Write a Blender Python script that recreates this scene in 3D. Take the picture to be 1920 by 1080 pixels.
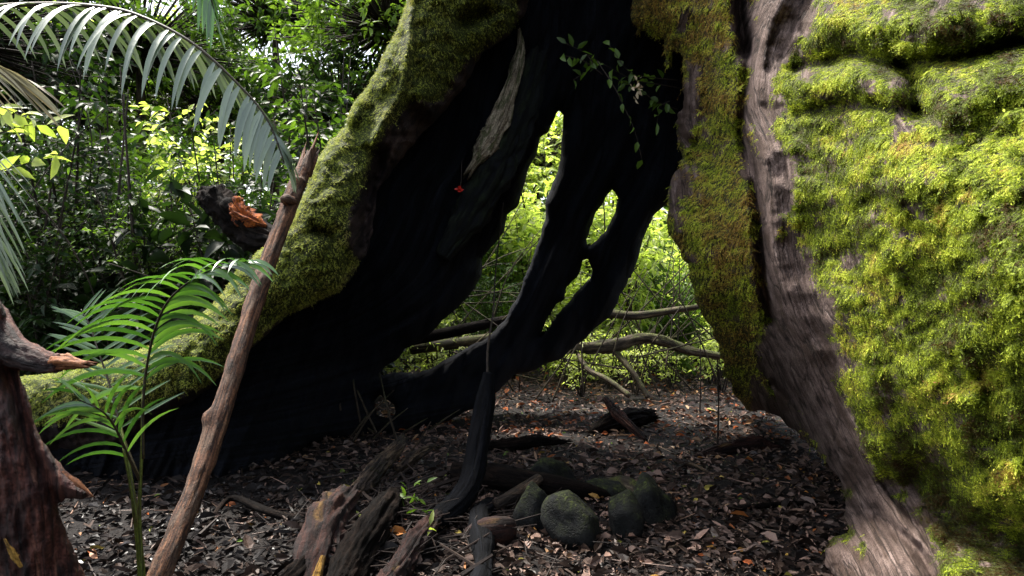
import bpy, math
import numpy as np
from mathutils import Vector
for o in list(bpy.data.objects): bpy.data.objects.remove(o)
sc = bpy.context.scene
COL = sc.collection
rad = math.radians
# ------------------------------------------------------------------ camera, sky, sun, exposure
FPX = 1371.0; CAMH = 1.3
cam_d = bpy.data.cameras.new('camera'); cam = bpy.data.objects.new('camera', cam_d); COL.objects.link(cam)
cam.location = (0, 0, CAMH); cam.rotation_euler = (rad(90), 0, 0)
cam_d.sensor_width = 36; cam_d.lens = FPX/1920*36; cam_d.clip_start = .02; cam_d.clip_end = 600
cam_d.dof.use_dof = True; cam_d.dof.focus_distance = 4.6; cam_d.dof.aperture_fstop = 14
sc.camera = cam
SUN_EL, SUN_AZ = 61.0, -50.0        # azimuth: clockwise from +Y (north); negative = left of the view
w = bpy.data.worlds.new('World'); sc.world = w; w.use_nodes = True
nt = w.node_tree; nt.nodes.clear()
sky = nt.nodes.new('ShaderNodeTexSky'); sky.sky_type = 'NISHITA'; sky.sun_disc = False
sky.sun_elevation = rad(SUN_EL); sky.sun_rotation = rad(SUN_AZ); sky.dust_density = 4.0; sky.air_density = 1.0; sky.ozone_density = .6
hs = nt.nodes.new('ShaderNodeHueSaturation'); hs.inputs['Saturation'].default_value = .55
bg = nt.nodes.new('ShaderNodeBackground'); bg.inputs['Strength'].default_value = .15
out = nt.nodes.new('ShaderNodeOutputWorld')
nt.links.new(sky.outputs[0], hs.inputs['Color']); nt.links.new(hs.outputs[0], bg.inputs['Color']); nt.links.new(bg.outputs[0], out.inputs['Surface'])
sd = bpy.data.lights.new('sun', 'SUN'); sd.energy = 3.6; sd.angle = rad(9); sd.color = (1, .95, .86)
sun = bpy.data.objects.new('sun', sd); COL.objects.link(sun)
az, el = rad(SUN_AZ), rad(SUN_EL)
sv = Vector((math.sin(az)*math.cos(el), math.cos(az)*math.cos(el), math.sin(el)))
sun.rotation_euler = sv.to_track_quat('Z', 'Y').to_euler()
sc.view_settings.view_transform = 'Standard'; sc.view_settings.look = 'None'
sc.view_settings.exposure = 1.65; sc.view_settings.gamma = 1
sc.render.engine = 'CYCLES'
cy = sc.cycles
cy.max_bounces = 6; cy.diffuse_bounces = 3; cy.glossy_bounces = 2; cy.transmission_bounces = 4; cy.transparent_max_bounces = 4
cy.caustics_reflective = False; cy.caustics_refractive = False; cy.use_denoising = True; cy.sample_clamp_indirect = 4

# ------------------------------------------------------------------ helpers
rng = np.random.default_rng(7)
def lin(h):
    c = np.array([int(h[i:i+2], 16)/255 for i in (0, 2, 4)])
    return np.where(c < .04045, c/12.92, ((c+.055)/1.055)**2.4)
def P(px, py, d):
    px, py, d = np.broadcast_arrays(np.asarray(px, float), np.asarray(py, float), np.asarray(d, float))
    return np.stack([(px-960)/FPX*d, d, CAMH-(py-540)/FPX*d], -1)
def PL(pts): return [Vector(P(*p)) for p in pts]
_h = np.random.default_rng(3).random(65536)*2-1
def vnoise(p):
    p = np.asarray(p, float); i = np.floor(p).astype(np.int64); f = p-i; f = f*f*(3-2*f); r = 0
    for dx in (0, 1):
        for dy in (0, 1):
            for dz in (0, 1):
                k = ((i[..., 0]+dx)*73856093 ^ (i[..., 1]+dy)*19349663 ^ (i[..., 2]+dz)*83492791) & 65535
                wt = (f[..., 0] if dx else 1-f[..., 0])*(f[..., 1] if dy else 1-f[..., 1])*(f[..., 2] if dz else 1-f[..., 2])
                r = r+wt*_h[k]
    return r
def fbm(p, o=4):
    a, s, r = 1., 0., 0
    p = np.asarray(p, float)
    for k in range(o):
        r = r+a*vnoise(p*2**k+17.3*k); s += a; a *= .5
    return r/s
def n2(X, Y, sx, sy, o=4, seed=0): return fbm(np.stack([X/sx, Y/sy, np.full_like(X, seed*7.7)], -1), o)

def mk(name, V, faces, mat, parent=None, attrs=None, smooth=True, mats=None, midx=None):
    V = np.ascontiguousarray(V, np.float32).reshape(-1, 3)
    faces = [np.asarray(f, np.int32) for f in (faces if isinstance(faces, list) else [faces]) if len(f)]
    me = bpy.data.meshes.new(name); me.vertices.add(len(V)); me.vertices.foreach_set('co', V.ravel())
    li = np.concatenate([f.ravel() for f in faces]); tot = np.concatenate([np.full(len(f), f.shape[1]) for f in faces])
    st = np.concatenate([[0], np.cumsum(tot)[:-1]])
    me.loops.add(len(li)); me.loops.foreach_set('vertex_index', li.astype(np.int32))
    me.polygons.add(len(tot)); me.polygons.foreach_set('loop_start', st.astype(np.int32)); me.polygons.foreach_set('loop_total', tot.astype(np.int32))
    me.polygons.foreach_set('use_smooth', np.full(len(tot), smooth))
    if mats:
        for m in mats: me.materials.append(m)
        me.polygons.foreach_set('material_index', np.asarray(midx, np.int32))
    else: me.materials.append(mat)
    for k, a in (attrs or {}).items():
        a = np.ascontiguousarray(a, np.float32)
        if a.ndim == 1: at = me.attributes.new(k, 'FLOAT', 'POINT'); at.data.foreach_set('value', a)
        else: at = me.attributes.new(k, 'FLOAT_VECTOR', 'POINT'); at.data.foreach_set('vector', a.ravel())
    me.update(calc_edges=True); me.validate()
    o = bpy.data.objects.new(name, me); COL.objects.link(o)
    if parent:
        o.parent = parent; o.location = -parent.location if parent.parent is None else (0, 0, 0)
    return o
def tag(o, label=None, cat=None, group=None, kind=None):
    if label: o['label'] = label
    if cat: o['category'] = cat
    if group: o['group'] = group
    if kind: o['kind'] = kind
    return o
def thing(name, label, cat, loc=(0, 0, 0), group=None):
    o = bpy.data.objects.new(name, None); COL.objects.link(o); o.location = loc; o.empty_display_size = .1
    return tag(o, label, cat, group)

class MB:      # collects faces of one mesh
    def __init__(s): s.V = []; s.F = {3: [], 4: []}; s.n = 0; s.A = {}
    def add(s, V, F, **at):
        V = np.asarray(V, float).reshape(-1, 3)
        for f in (F if isinstance(F, list) else [F]):
            f = np.asarray(f)
            if len(f): s.F[f.shape[1]].append(f+s.n)
        s.V.append(V); s.n += len(V)
        for k, a in at.items(): s.A.setdefault(k, []).append(np.asarray(a, float))
    def build(s, name, mat, parent=None, smooth=True):
        F = [np.concatenate(f) for f in s.F.values() if f]
        return mk(name, np.concatenate(s.V), F, mat, parent, {k: np.concatenate(a) for k, a in s.A.items()}, smooth)

def catmull(pts, n):
    p = np.array(pts, float); p = np.vstack([2*p[0]-p[1], p, 2*p[-1]-p[-2]]); out = []
    m = len(p)-3
    for t in np.linspace(0, m-1e-6, n):
        i = int(t); f = t-i; a, b, c, d = p[i:i+4]
        out.append(.5*((2*b)+(-a+c)*f+(2*a-5*b+4*c-d)*f*f+(-a+3*b-3*c+d)*f**3))
    return np.array(out)
def frames(C):
    T = np.gradient(C, axis=0); T /= np.linalg.norm(T, axis=1)[:, None]+1e-9
    N = np.zeros_like(C); ref = np.array([0, 0, 1.]) if abs(T[0, 2]) < .9 else np.array([1., 0, 0])
    n = np.cross(T[0], ref)
    for i in range(len(C)):
        n = n-T[i]*np.dot(n, T[i]); n /= np.linalg.norm(n)+1e-9; N[i] = n
    return T, N, np.cross(T, N)
def tube(mb, pts, radii, sides=10, n=None, rough=0., seed=0, jag=0., flat=1., cap=True, knots=(), rag=0., ridge=0.):
    """bent tapered limb; rough = relief as a share of the radius, jag = splintered far end (m)"""
    pts = np.array([tuple(p) for p in pts], float)
    L = np.linalg.norm(np.diff(pts, axis=0), axis=1).sum()
    n = n or max(4, int(L/.05)); C = catmull(pts, n)
    R = np.interp(np.linspace(0, 1, n), np.linspace(0, 1, len(radii)), radii)
    T, N, B = frames(C)
    th = np.linspace(0, 2*np.pi, sides, endpoint=False)
    s = np.linspace(0, L, n)
    TH, S = np.meshgrid(th, s); RR = np.repeat(R[:, None], sides, 1)
    rm = max(radii)
    g = np.stack([np.cos(TH)*rm, np.sin(TH)*rm, S], -1)
    if rough:
        q = g/rm
        q = q*np.array([1.3, 1.3, .35])+seed*11.1
        RR = RR*(1+rough*fbm(q, 4)+rough*.5*fbm(q*np.array([4, 4, 1.]), 2))
    if rag or ridge:
        q2 = g/max(rm, .02)
        if rag: RR = RR*(1+rag*fbm(q2*np.array([3.2, 3.2, 1.6])+seed*5.3, 4))
        if ridge: RR = RR*(1-ridge*np.abs(fbm(q2*np.array([3.5, 3.5, .28])+seed*2.3, 3)))
    for (kt, ka, kr) in knots:
        RR = RR+kr*np.exp(-((S/L-kt)*L/(kr*1.0))**2)*np.exp(-((np.angle(np.exp(1j*(TH-ka)))*rm)/(kr*1.0))**2)
    Vx = C[:, None]+RR[..., None]*(np.cos(TH)[..., None]*N[:, None]*flat+np.sin(TH)[..., None]*B[:, None])
    if jag:
        jn = np.abs(vnoise(np.stack([np.cos(th)*2.3+seed, np.sin(th)*2.3, np.full(sides, seed*3.)], -1)))*2.2
        Vx[-1] += T[-1]*(jag*jn)[:, None]; Vx[-2] += T[-1]*(jag*.3*jn)[:, None]
    V = Vx.reshape(-1, 3)
    i = np.arange(n-1)[:, None]*sides; j = np.arange(sides); k = (j+1) % sides
    F = np.stack([i+j, i+k, i+sides+k, i+sides+j], -1).reshape(-1, 4)
    G = g.reshape(-1, 3)
    fs = [F]
    if cap:
        V = np.vstack([V, C[0]-T[0]*R[0]*.2, C[-1]-T[-1]*(jag*.3 if jag else -R[-1]*.3)]); G = np.vstack([G, [0, 0, 0], [0, 0, L]])
        a = n*sides; z = (n-1)*sides
        fs.append(np.stack([k, j, np.full(sides, a)], -1)); fs.append(np.stack([z+j, z+k, np.full(sides, a+1)], -1))
    mb.add(V, fs, grain=G+seed*3.7)
def sticks(mb, p0, p1, r0, r1, n=3):
    """many thin straight segments at once"""
    p0 = np.asarray(p0, float); p1 = np.asarray(p1, float); d = p1-p0; d = d/(np.linalg.norm(d, axis=1)[:, None]+1e-9)
    a = np.cross(d, [0.31, .2, .93]); a /= np.linalg.norm(a, axis=1)[:, None]+1e-9; b = np.cross(d, a)
    th = np.arange(n)*2*np.pi/n; ca, sa = np.cos(th), np.sin(th)
    ring = ca[None, :, None]*a[:, None]+sa[None, :, None]*b[:, None]
    r0 = np.broadcast_to(r0, len(p0)); r1 = np.broadcast_to(r1, len(p0))
    V = np.concatenate([p0[:, None]+ring*r0[:, None, None], p1[:, None]+ring*r1[:, None, None]], 1)
    base = np.arange(len(p0))[:, None]*2*n; j = np.arange(n); k = (j+1) % n
    F = np.stack([base+j, base+k, base+n+k, base+n+j], -1).reshape(-1, 4)
    g = V.reshape(-1, 3)*1.0
    mb.add(g, F, grain=g)
def leaves(mb, base, d, nrm, ln, wd, droop=.15, fold=.18, v=None):
    """folded, drooping leaf blades; all arguments arrays over the leaves"""
    base = np.asarray(base, float); m = len(base)
    d = d/(np.linalg.norm(d, axis=1)[:, None]+1e-9); nrm = nrm-d*(nrm*d).sum(1)[:, None]; nrm /= np.linalg.norm(nrm, axis=1)[:, None]+1e-9
    s = np.cross(d, nrm); ln = np.broadcast_to(ln, m)[:, None]; wd = np.broadcast_to(wd, m)[:, None]; droop = np.broadcast_to(droop, m)[:, None]
    mid1 = base+d*ln*.33; mid2 = base+d*ln*.7-nrm*ln*droop*.45; tip = base+d*ln*.98-nrm*ln*droop
    up = nrm*wd*fold
    V = np.stack([base, mid1+s*wd*.5+up, mid1-s*wd*.5+up, mid1, mid2+s*wd*.36+up, mid2-s*wd*.36+up, mid2, tip], 1)
    b = np.arange(m)[:, None]*8
    tri = np.array([[0, 3, 1], [0, 2, 3], [6, 7, 4], [6, 5, 7]]); qd = np.array([[3, 6, 4, 1], [3, 2, 5, 6]])
    v = rng.random(m) if v is None else v
    vv = np.repeat(np.stack([v, rng.random(m), np.zeros(m)], -1), 8, 0)
    mb.add(V.reshape(-1, 3), [(b[:, :, None]+tri[None]).reshape(-1, 3), (b[:, :, None]+qd[None]).reshape(-1, 4)], leafv=vv)
def rdir(n, z=(-1, 1)):
    a = rng.random(n)*2*np.pi; zz = rng.uniform(*z, n); r = np.sqrt(np.clip(1-zz**2, 0, 1)); return np.stack([r*np.cos(a), r*np.sin(a), zz], -1)

# ------------------------------------------------------------------ materials
def newmat(name):
    m = bpy.data.materials.new(name); m.use_nodes = True; t = m.node_tree; t.nodes.clear()
    o = t.nodes.new('ShaderNodeOutputMaterial'); return m, t, o
def ramp(t, fac, cols):
    r = t.nodes.new('ShaderNodeValToRGB'); e = r.color_ramp.elements
    while len(e) < len(cols): e.new(.5)
    for k, (p, c) in enumerate(cols): e[k].position = p; e[k].color = (*[float(x) for x in c], 1)
    t.links.new(fac, r.inputs[0]); return r.outputs[0]
def attr(t, n):
    a = t.nodes.new('ShaderNodeAttribute'); a.attribute_name = n; return a
def noise(t, vec, sc_, det=5, map_=None, rough=.55):
    n = t.nodes.new('ShaderNodeTexNoise'); n.inputs['Scale'].default_value = sc_; n.inputs['Detail'].default_value = det; n.inputs['Roughness'].default_value = rough
    if map_:
        m = t.nodes.new('ShaderNodeMapping'); m.inputs['Scale'].default_value = map_; t.links.new(vec, m.inputs[0]); vec = m.outputs[0]
    t.links.new(vec, n.inputs['Vector']); return n.outputs['Fac']
def mixc(t, f, a, b, mode='MIX'):
    m = t.nodes.new('ShaderNodeMix'); m.data_type = 'RGBA'; m.blend_type = mode
    for s, v in ((m.inputs[0], f), (m.inputs[6], a), (m.inputs[7], b)):
        if hasattr(v, 'links'): t.links.new(v, s)
        elif isinstance(v, (int, float)): s.default_value = v
        else: s.default_value = (*[float(x) for x in v], 1)
    return m.outputs[2]
def math_(t, op, a, b):
    m = t.nodes.new('ShaderNodeMath'); m.operation = op; m.use_clamp = True
    for s, v in zip(m.inputs, (a, b)):
        if hasattr(v, 'links'): t.links.new(v, s)
        else: s.default_value = v
    return m.outputs[0]
def finish(t, o, col, h=None, bump=.5, dist=.02, rough=.85, spec=.3):
    p = t.nodes.new('ShaderNodeBsdfPrincipled'); t.links.new(col, p.inputs['Base Color']); p.inputs['Specular IOR Level'].default_value = spec
    if hasattr(rough, 'links'): t.links.new(rough, p.inputs['Roughness'])
    else: p.inputs['Roughness'].default_value = rough
    if h is not None:
        b = t.nodes.new('ShaderNodeBump'); b.inputs['Strength'].default_value = bump; b.inputs['Distance'].default_value = dist
        t.links.new(h, b.inputs['Height']); t.links.new(b.outputs[0], p.inputs['Normal'])
    t.links.new(p.outputs[0], o.inputs[0])
def wood(name, cols, across=22, along=2.2, patch=None, bump=.7, dist=.015, rough=.8, moss=None, mossamt=1.0, attrmoss=False, upmoss=0, spec=.3, patch2=None):
    m, t, o = newmat(name); g = attr(t, 'grain').outputs['Vector']
    f = noise(t, g, 1, 8, (across, across, along), .65)
    c = ramp(t, f, [(.28+.44*i/(len(cols)-1), lin(x)) for i, x in enumerate(cols)])
    if patch:
        f2 = noise(t, g, 1, 4, (across*.25, across*.25, across*.12))
        c = mixc(t, ramp(t, f2, [(patch[1], (0, 0, 0)), (patch[1]+.08, (1, 1, 1))]), c, mixc(t, .75, c, lin(patch[0])))
    h = f
    if patch2:
        f3 = noise(t, g, 1, 6, (across*.45, across*.45, across*.16), .7)
        k3 = ramp(t, f3, [(patch2[1], (0, 0, 0)), (patch2[1]+.03, (1, 1, 1))])
        c = mixc(t, k3, c, mixc(t, .7, c, lin(patch2[0]))); h = mixc(t, .5, h, k3)
    geo = t.nodes.new('ShaderNodeNewGeometry')
    if attrmoss or upmoss:
        tc = t.nodes.new('ShaderNodeTexCoord').outputs['Object']
        n1 = noise(t, tc, 60, 4); n0 = noise(t, tc, 9, 4)
        mc = ramp(t, n1, [(.3, lin(moss[0])), (.5, lin(moss[1])), (.7, lin(moss[2]))])
        if attrmoss: mk_ = math_(t, 'MULTIPLY', attr(t, 'moss').outputs['Fac'], mossamt)
        else:
            sx = t.nodes.new('ShaderNodeSeparateXYZ'); t.links.new(geo.outputs['Normal'], sx.inputs[0])
            mk_ = math_(t, 'MULTIPLY', ramp(t, sx.outputs[2], [(.1, (0, 0, 0)), (.8, (1, 1, 1))]), ramp(t, n0, [(.62-.3*upmoss, (0, 0, 0)), (.75-.3*upmoss, (1, 1, 1))]))
        c = mixc(t, mk_, c, mc); 
        h = mixc(t, mk_, h, n1)
    ck = noise(t, g, 1, 3, (across*.4, across*.4, along*.45), .5)
    ckr = ramp(t, ck, [(.455, (0, 0, 0)), (.485, (1, 1, 1)), (.51, (0, 0, 0))])
    if across < 200: c = mixc(t, math_(t, 'MULTIPLY', ckr, .8), c, mixc(t, 1.0, c, (.12, .10, .09), 'MULTIPLY')); h = mixc(t, math_(t, 'MULTIPLY', ckr, .8), h, (0, 0, 0))
    fn = noise(t, t.nodes.new('ShaderNodeTexCoord').outputs['Object'], 95, 5, None, .7)
    c = mixc(t, ramp(t, fn, [(.38, (.75, .75, .75)), (.56, (0, 0, 0))]), c, mixc(t, 1.0, c, (.25, .22, .2), 'MULTIPLY'))
    h = mixc(t, .45, h, fn)
    finish(t, o, c, h, bump, dist, rough, spec); return m
def leafmat(name, cols, trans=.35, rough=.35, tcol=None, objvar=.5, spec=.5):
    m, t, o = newmat(name); a = attr(t, 'leafv').outputs['Vector']; sx = t.nodes.new('ShaderNodeSeparateXYZ'); t.links.new(a, sx.inputs[0])
    oi = t.nodes.new('ShaderNodeObjectInfo')
    f = math_(t, 'ADD', math_(t, 'MULTIPLY', sx.outputs[0], 1-objvar), math_(t, 'MULTIPLY', oi.outputs['Random'], objvar))
    c = ramp(t, f, [(i/(len(cols)-1), lin(x)) for i, x in enumerate(cols)])
    tc = t.nodes.new('ShaderNodeTexCoord').outputs['Object']; n = noise(t, tc, 45, 3)
    c = mixc(t, math_(t, 'MULTIPLY', n, .35), c, mixc(t, .5, c, (.0, .0, .0)))
    p = t.nodes.new('ShaderNodeBsdfPrincipled'); t.links.new(c, p.inputs['Base Color']); p.inputs['Roughness'].default_value = rough; p.inputs['Specular IOR Level'].default_value = spec
    b = t.nodes.new('ShaderNodeBump'); b.inputs['Strength'].default_value = .25; b.inputs['Distance'].default_value = .004; t.links.new(n, b.inputs['Height']); t.links.new(b.outputs[0], p.inputs['Normal'])
    if trans:
        tr = t.nodes.new('ShaderNodeBsdfTranslucent')
        t.links.new(mixc(t, 1.0, c, tcol if tcol is not None else (1.35, 1.5, .65), 'MULTIPLY'), tr.inputs[0])
        mx = t.nodes.new('ShaderNodeMixShader'); mx.inputs[0].default_value = trans
        t.links.new(p.outputs[0], mx.inputs[1]); t.links.new(tr.outputs[0], mx.inputs[2]); t.links.new(mx.outputs[0], o.inputs[0])
    else: t.links.new(p.outputs[0], o.inputs[0])
    return m
M = {}
MOSSC = ('3c4a10', '7f9420', 'b4bc3c')
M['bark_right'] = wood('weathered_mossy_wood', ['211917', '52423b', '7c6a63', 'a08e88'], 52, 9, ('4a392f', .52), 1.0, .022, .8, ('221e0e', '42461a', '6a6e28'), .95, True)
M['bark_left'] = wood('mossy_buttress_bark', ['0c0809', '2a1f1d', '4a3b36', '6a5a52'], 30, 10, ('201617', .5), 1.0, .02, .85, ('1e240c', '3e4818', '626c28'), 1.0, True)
M['shade_black'] = wood('shade_black_heartwood', ['050609', '0c0e14', '171a22', '282c36'], 24, 2.5, None, 1.0, .03, .9, spec=.15)  # darkness of the hollow put into a near-black base colour
M['ridge'] = wood('painted_daylight_wood', ['3c352a', '8a7d6a', 'c0b39b', 'd8cdb6'], 60, 8, ('4d5a2c', .5), 1.0, .008, .85)  # pale colour stands for daylight on the edge of a slit
M['log'] = wood('stripped_red_brown_wood', ['1a110d', '4d3427', '7c553d', 'ac7f5a'], 70, 4.5, ('5c4a3c', .5), 1.0, .012, .75, patch2=('1c1512', .55))
M['stump'] = wood('dark_red_brown_dead_wood', ['140a09', '3c201b', '683c30', '96664f'], 30, 4.0, ('140d0f', .5), 1.0, .03, .6, patch2=('75503f', .6))
M['fresh'] = wood('fresh_orange_break', ['2c1810', '6a3c20', '95603a', 'a88460'], 60, 8, None, .8, .006, .7)
M['pole'] = wood('blue_grey_charred_pole', ['030406', '07080c', '0e1015', '1a1d23'], 50, 2.5, None, 1.0, .012, .85, spec=.1)
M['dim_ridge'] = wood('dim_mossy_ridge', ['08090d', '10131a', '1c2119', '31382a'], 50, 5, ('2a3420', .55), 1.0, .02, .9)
M['debris'] = wood('damp_dark_wood', ['040303', '0c0908', '19130f', '2c231c'], 40, 5, ('241b16', .55), 1.0, .015, .85, spec=.08, patch2=('0c0908', .55))
M['debris_pale'] = wood('peeling_tan_wood', ['120d0a', '3c2f24', '6a5844', '8c7a60'], 34, 6, ('1c1612', .48), 1.0, .015, .8)
M['redrot'] = wood('crumbling_red_rot', ['0a0605', '20110e', '3a2019', '583626'], 30, 6, ('6a5020', .62), 1.0, .02, .85, patch2=('120b09', .56))
M['orange'] = wood('orange_rot', ['1e0c06', '6a2e10', 'a8581c', 'c08040'], 50, 25, None, 1.0, .02, .9)
M['yellowrot'] = wood('yellow_rot', ['2a1c08', '6a4c18', '94702c', 'a8864c'], 40, 4, None, 1.0, .02, .9)
M['branch'] = wood('mossy_branch_bark', ['14110d', '3a3128', '665a48', '8a7f68'], 30, 3, ('2a2219', .5), .8, .01, .8, ('20240e', '474e1e', '74773c'), 1, False, .6)
M['twig'] = wood('twig_bark', ['1a1512', '332a22', '4f4436'], 30, 3, None, .5, .004, .8)
M['stone'] = wood('mossy_dark_stone', ['040505', '0a0c0b', '141716', '242826'], 40, 40, None, .8, .02, .85, ('10140a', '232a10', '4a5420'), 1, False, .75)
M['greenstem'] = wood('green_palm_stem', ['38401a', '5f6a26', '7f8a36'], 60, 2, ('4a3a20', .55), .3, .002, .45)
M['rachis_dark'] = wood('dark_palm_rib', ['1b1812', '38301e', '4c4426'], 60, 2, None, .3, .002, .5)
def mossmat(name, cols):
    m, t, o = newmat(name); a = attr(t, 'leafv').outputs['Vector']; sx = t.nodes.new('ShaderNodeSeparateXYZ'); t.links.new(a, sx.inputs[0])
    c = ramp(t, sx.outputs[0], [(p, lin(c)) for p, c in cols])
    p = t.nodes.new('ShaderNodeBsdfPrincipled'); t.links.new(c, p.inputs['Base Color']); p.inputs['Roughness'].default_value = .7; p.inputs['Specular IOR Level'].default_value = .25
    tr = t.nodes.new('ShaderNodeBsdfTranslucent'); t.links.new(c, tr.inputs[0])
    mx = t.nodes.new('ShaderNodeMixShader'); mx.inputs[0].default_value = .3
    t.links.new(p.outputs[0], mx.inputs[1]); t.links.new(tr.outputs[0], mx.inputs[2]); t.links.new(mx.outputs[0], o.inputs[0]); return m
M['moss'] = mossmat('moss_fronds', [(0, '4a3418'), (.14, '3c4212'), (.32, '5e6e1c'), (.5, '8e9e2a'), (.7, 'b2be38'), (.86, 'c2ba4e'), (1, '8e6a34')])
M['moss_grey'] = mossmat('grey_green_moss', [(0, '4a3c24'), (.14, '4c561e'), (.35, '7a8a30'), (.55, 'a6b044'), (.8, 'c6c862'), (1, '94805a')])
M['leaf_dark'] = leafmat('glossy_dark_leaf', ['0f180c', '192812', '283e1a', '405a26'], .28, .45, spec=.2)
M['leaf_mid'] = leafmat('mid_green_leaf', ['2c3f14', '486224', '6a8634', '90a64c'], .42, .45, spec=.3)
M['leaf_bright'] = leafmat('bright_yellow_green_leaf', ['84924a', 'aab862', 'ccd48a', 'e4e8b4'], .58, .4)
M['leaf_brown'] = leafmat('dead_brown_leaf', ['3a2a20', '5c4434', '7a6048'], .15, .7, (1.2, 1, .7))
M['frond_big'] = leafmat('glossy_palm_leaflet', ['5c6c5a', '70806a', '86957c'], .15, .32, objvar=0, spec=1.0)  # sky sheen painted in: base colours lifted to silver grey
M['frond_new'] = leafmat('fresh_palm_leaflet', ['365a2a', '4e7638', '6c924a'], .22, .27, (1.5, 1.7, .5), objvar=0, spec=1.0)
M['frond_dry'] = leafmat('dry_pale_palm_leaflet', ['7a7c64', 'a0a088', '8c7c64'], .25, .5, (1.1, 1.1, .8), objvar=0)
M['flower'] = leafmat('red_petal', ['a01810', 'c82a1c', 'd84030'], .3, .5, (1.5, .8, .6))
M['blossom'] = leafmat('dry_cream_blossom', ['a89070', 'cbb898', 'd8ccb0'], .3, .6, (1.2, 1.1, .9))
def littermat():
    m, t, o = newmat('leaf_litter_leaves'); a = attr(t, 'leafv').outputs['Vector']; sx = t.nodes.new('ShaderNodeSeparateXYZ'); t.links.new(a, sx.inputs[0])
    c = ramp(t, sx.outputs[0], [(0, lin("1a1513")), (.2, lin("30251f")), (.42, lin("4f4037")), (.6, lin("75635a")), (.78, lin('9c7f70')), (.9, lin('a8865f')), (.955, lin('a3552c')), (.985, lin('b0a050')), (1, lin('5f8434'))])
    r = ramp(t, sx.outputs[1], [(0, (.3, .3, .3)), (1, (.75, .75, .75))])
    tc = t.nodes.new('ShaderNodeTexCoord').outputs['Object']; n = noise(t, tc, 80, 3)
    c = mixc(t, math_(t, 'MULTIPLY', n, .6), c, mixc(t, .6, c, (0, 0, 0)))
    finish(t, o, c, n, .4, .004, r, .25); return m
M['litter'] = littermat()
def soil():
    m, t, o = newmat('forest_soil'); tc = t.nodes.new('ShaderNodeTexCoord').outputs['Object']
    n = noise(t, tc, 2.2, 8, None, .65); n3 = noise(t, tc, 40, 6, None, .7)
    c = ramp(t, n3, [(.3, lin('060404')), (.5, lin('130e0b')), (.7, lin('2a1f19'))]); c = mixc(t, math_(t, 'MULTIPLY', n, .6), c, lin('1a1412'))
    finish(t, o, c, n3, 1, .03, .85); return m
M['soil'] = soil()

# ------------------------------------------------------------------ ground
def ground_z(x, y):
    x = np.asarray(x, float); y = np.asarray(y, float)
    q = np.stack([x, y, np.zeros_like(x)], -1)
    return .05*fbm(q*.7, 3)+.03*fbm(q*3.1+5, 3)+.10*np.exp(-((x+.72)**2/.14+(y-3.9)**2/.5))-.02
def gp(px, d, dz=0.):
    x = (px-960)/FPX*d; z = float(ground_z(x, d)); return Vector((x, d, z+dz))
gx = np.concatenate([-np.geomspace(60, 6, 24), np.arange(-5.9, 5.9, .07), np.geomspace(6, 60, 24)])
gy = np.concatenate([-np.geomspace(40, 2, 14), np.arange(-1.8, 13, .07), np.geomspace(13.2, 90, 26)])
GX, GY = np.meshgrid(gx, gy); GZ = ground_z(GX, GY)
nx = len(gx); i = np.arange(len(gy)-1)[:, None]*nx; j = np.arange(nx-1)
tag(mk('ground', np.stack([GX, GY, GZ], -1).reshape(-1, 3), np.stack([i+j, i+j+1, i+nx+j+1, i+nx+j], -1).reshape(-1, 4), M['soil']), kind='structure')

# leaf litter
mb = MB(); N = 56000
dd = 1/rng.uniform(1/13., 1/2.3, N*2)**1.0; dd = np.where(rng.random(N*2) < .45, rng.uniform(2.3, 12.5, N*2), dd)
xx = rng.uniform(-1, 1, N*2)*(.75*dd+.9); keep = rng.random(N*2) < .85+.5*n2(xx, dd, .5, .5, 3, 2); xx = xx[keep][:N]; dd = dd[keep][:N]
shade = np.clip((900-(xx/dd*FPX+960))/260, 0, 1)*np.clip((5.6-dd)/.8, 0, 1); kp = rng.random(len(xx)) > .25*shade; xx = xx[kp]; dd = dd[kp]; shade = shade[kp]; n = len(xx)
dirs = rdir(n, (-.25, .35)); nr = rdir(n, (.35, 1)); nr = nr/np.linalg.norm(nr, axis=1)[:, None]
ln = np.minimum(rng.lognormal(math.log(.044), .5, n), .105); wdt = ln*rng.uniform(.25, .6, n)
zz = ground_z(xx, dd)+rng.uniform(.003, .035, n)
v = np.clip(rng.beta(1.7, 1.9, n)+.18*n2(xx, dd, .6, .6, 3, 5)-.10-.36*shade+.26*np.clip((dd-5.2)/1.6, 0, 1), 0, .95)  # near-left shade and far sunlight painted into the leaf tone
sp = rng.random(n); v = np.where(sp > .975, rng.uniform(.92, 1, n), v)
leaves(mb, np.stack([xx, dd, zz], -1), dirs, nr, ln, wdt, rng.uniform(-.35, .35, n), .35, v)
k = 3200; px_ = rng.uniform(-1, 1, k)*5; py_ = rng.uniform(2.4, 11, k); L = rng.lognormal(math.log(.14), .5, k); an = rng.random(k)*6.28
p0 = np.stack([px_, py_, ground_z(px_, py_)+.015], -1); p1 = p0+np.stack([np.cos(an)*L, np.sin(an)*L, rng.uniform(-.01, .035, k)], -1)
m2 = MB(); sticks(m2, p0, p1, rng.uniform(.002, .006, k), .0015, 4)
mb.add(np.concatenate(m2.V), m2.F[4], leafv=np.repeat(np.stack([rng.uniform(.1, .85, k), rng.random(k), np.zeros(k)], -1), 8, 0))
k = 380; cx_ = rng.normal(-.6, .32, k); cy_ = rng.normal(3.9, .55, k); an = rng.normal(.9, .9, k); L = rng.lognormal(math.log(.2), .5, k)
p0 = np.stack([cx_, cy_, ground_z(cx_, cy_)+rng.uniform(0, .07, k)], -1); p1 = p0+np.stack([np.cos(an)*L, np.sin(an)*L, rng.uniform(-.05, .09, k)], -1)
m2 = MB(); rr_ = rng.lognormal(math.log(.0038), .6, k); sticks(m2, p0, p1, rr_, rr_*.5, 5)
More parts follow.
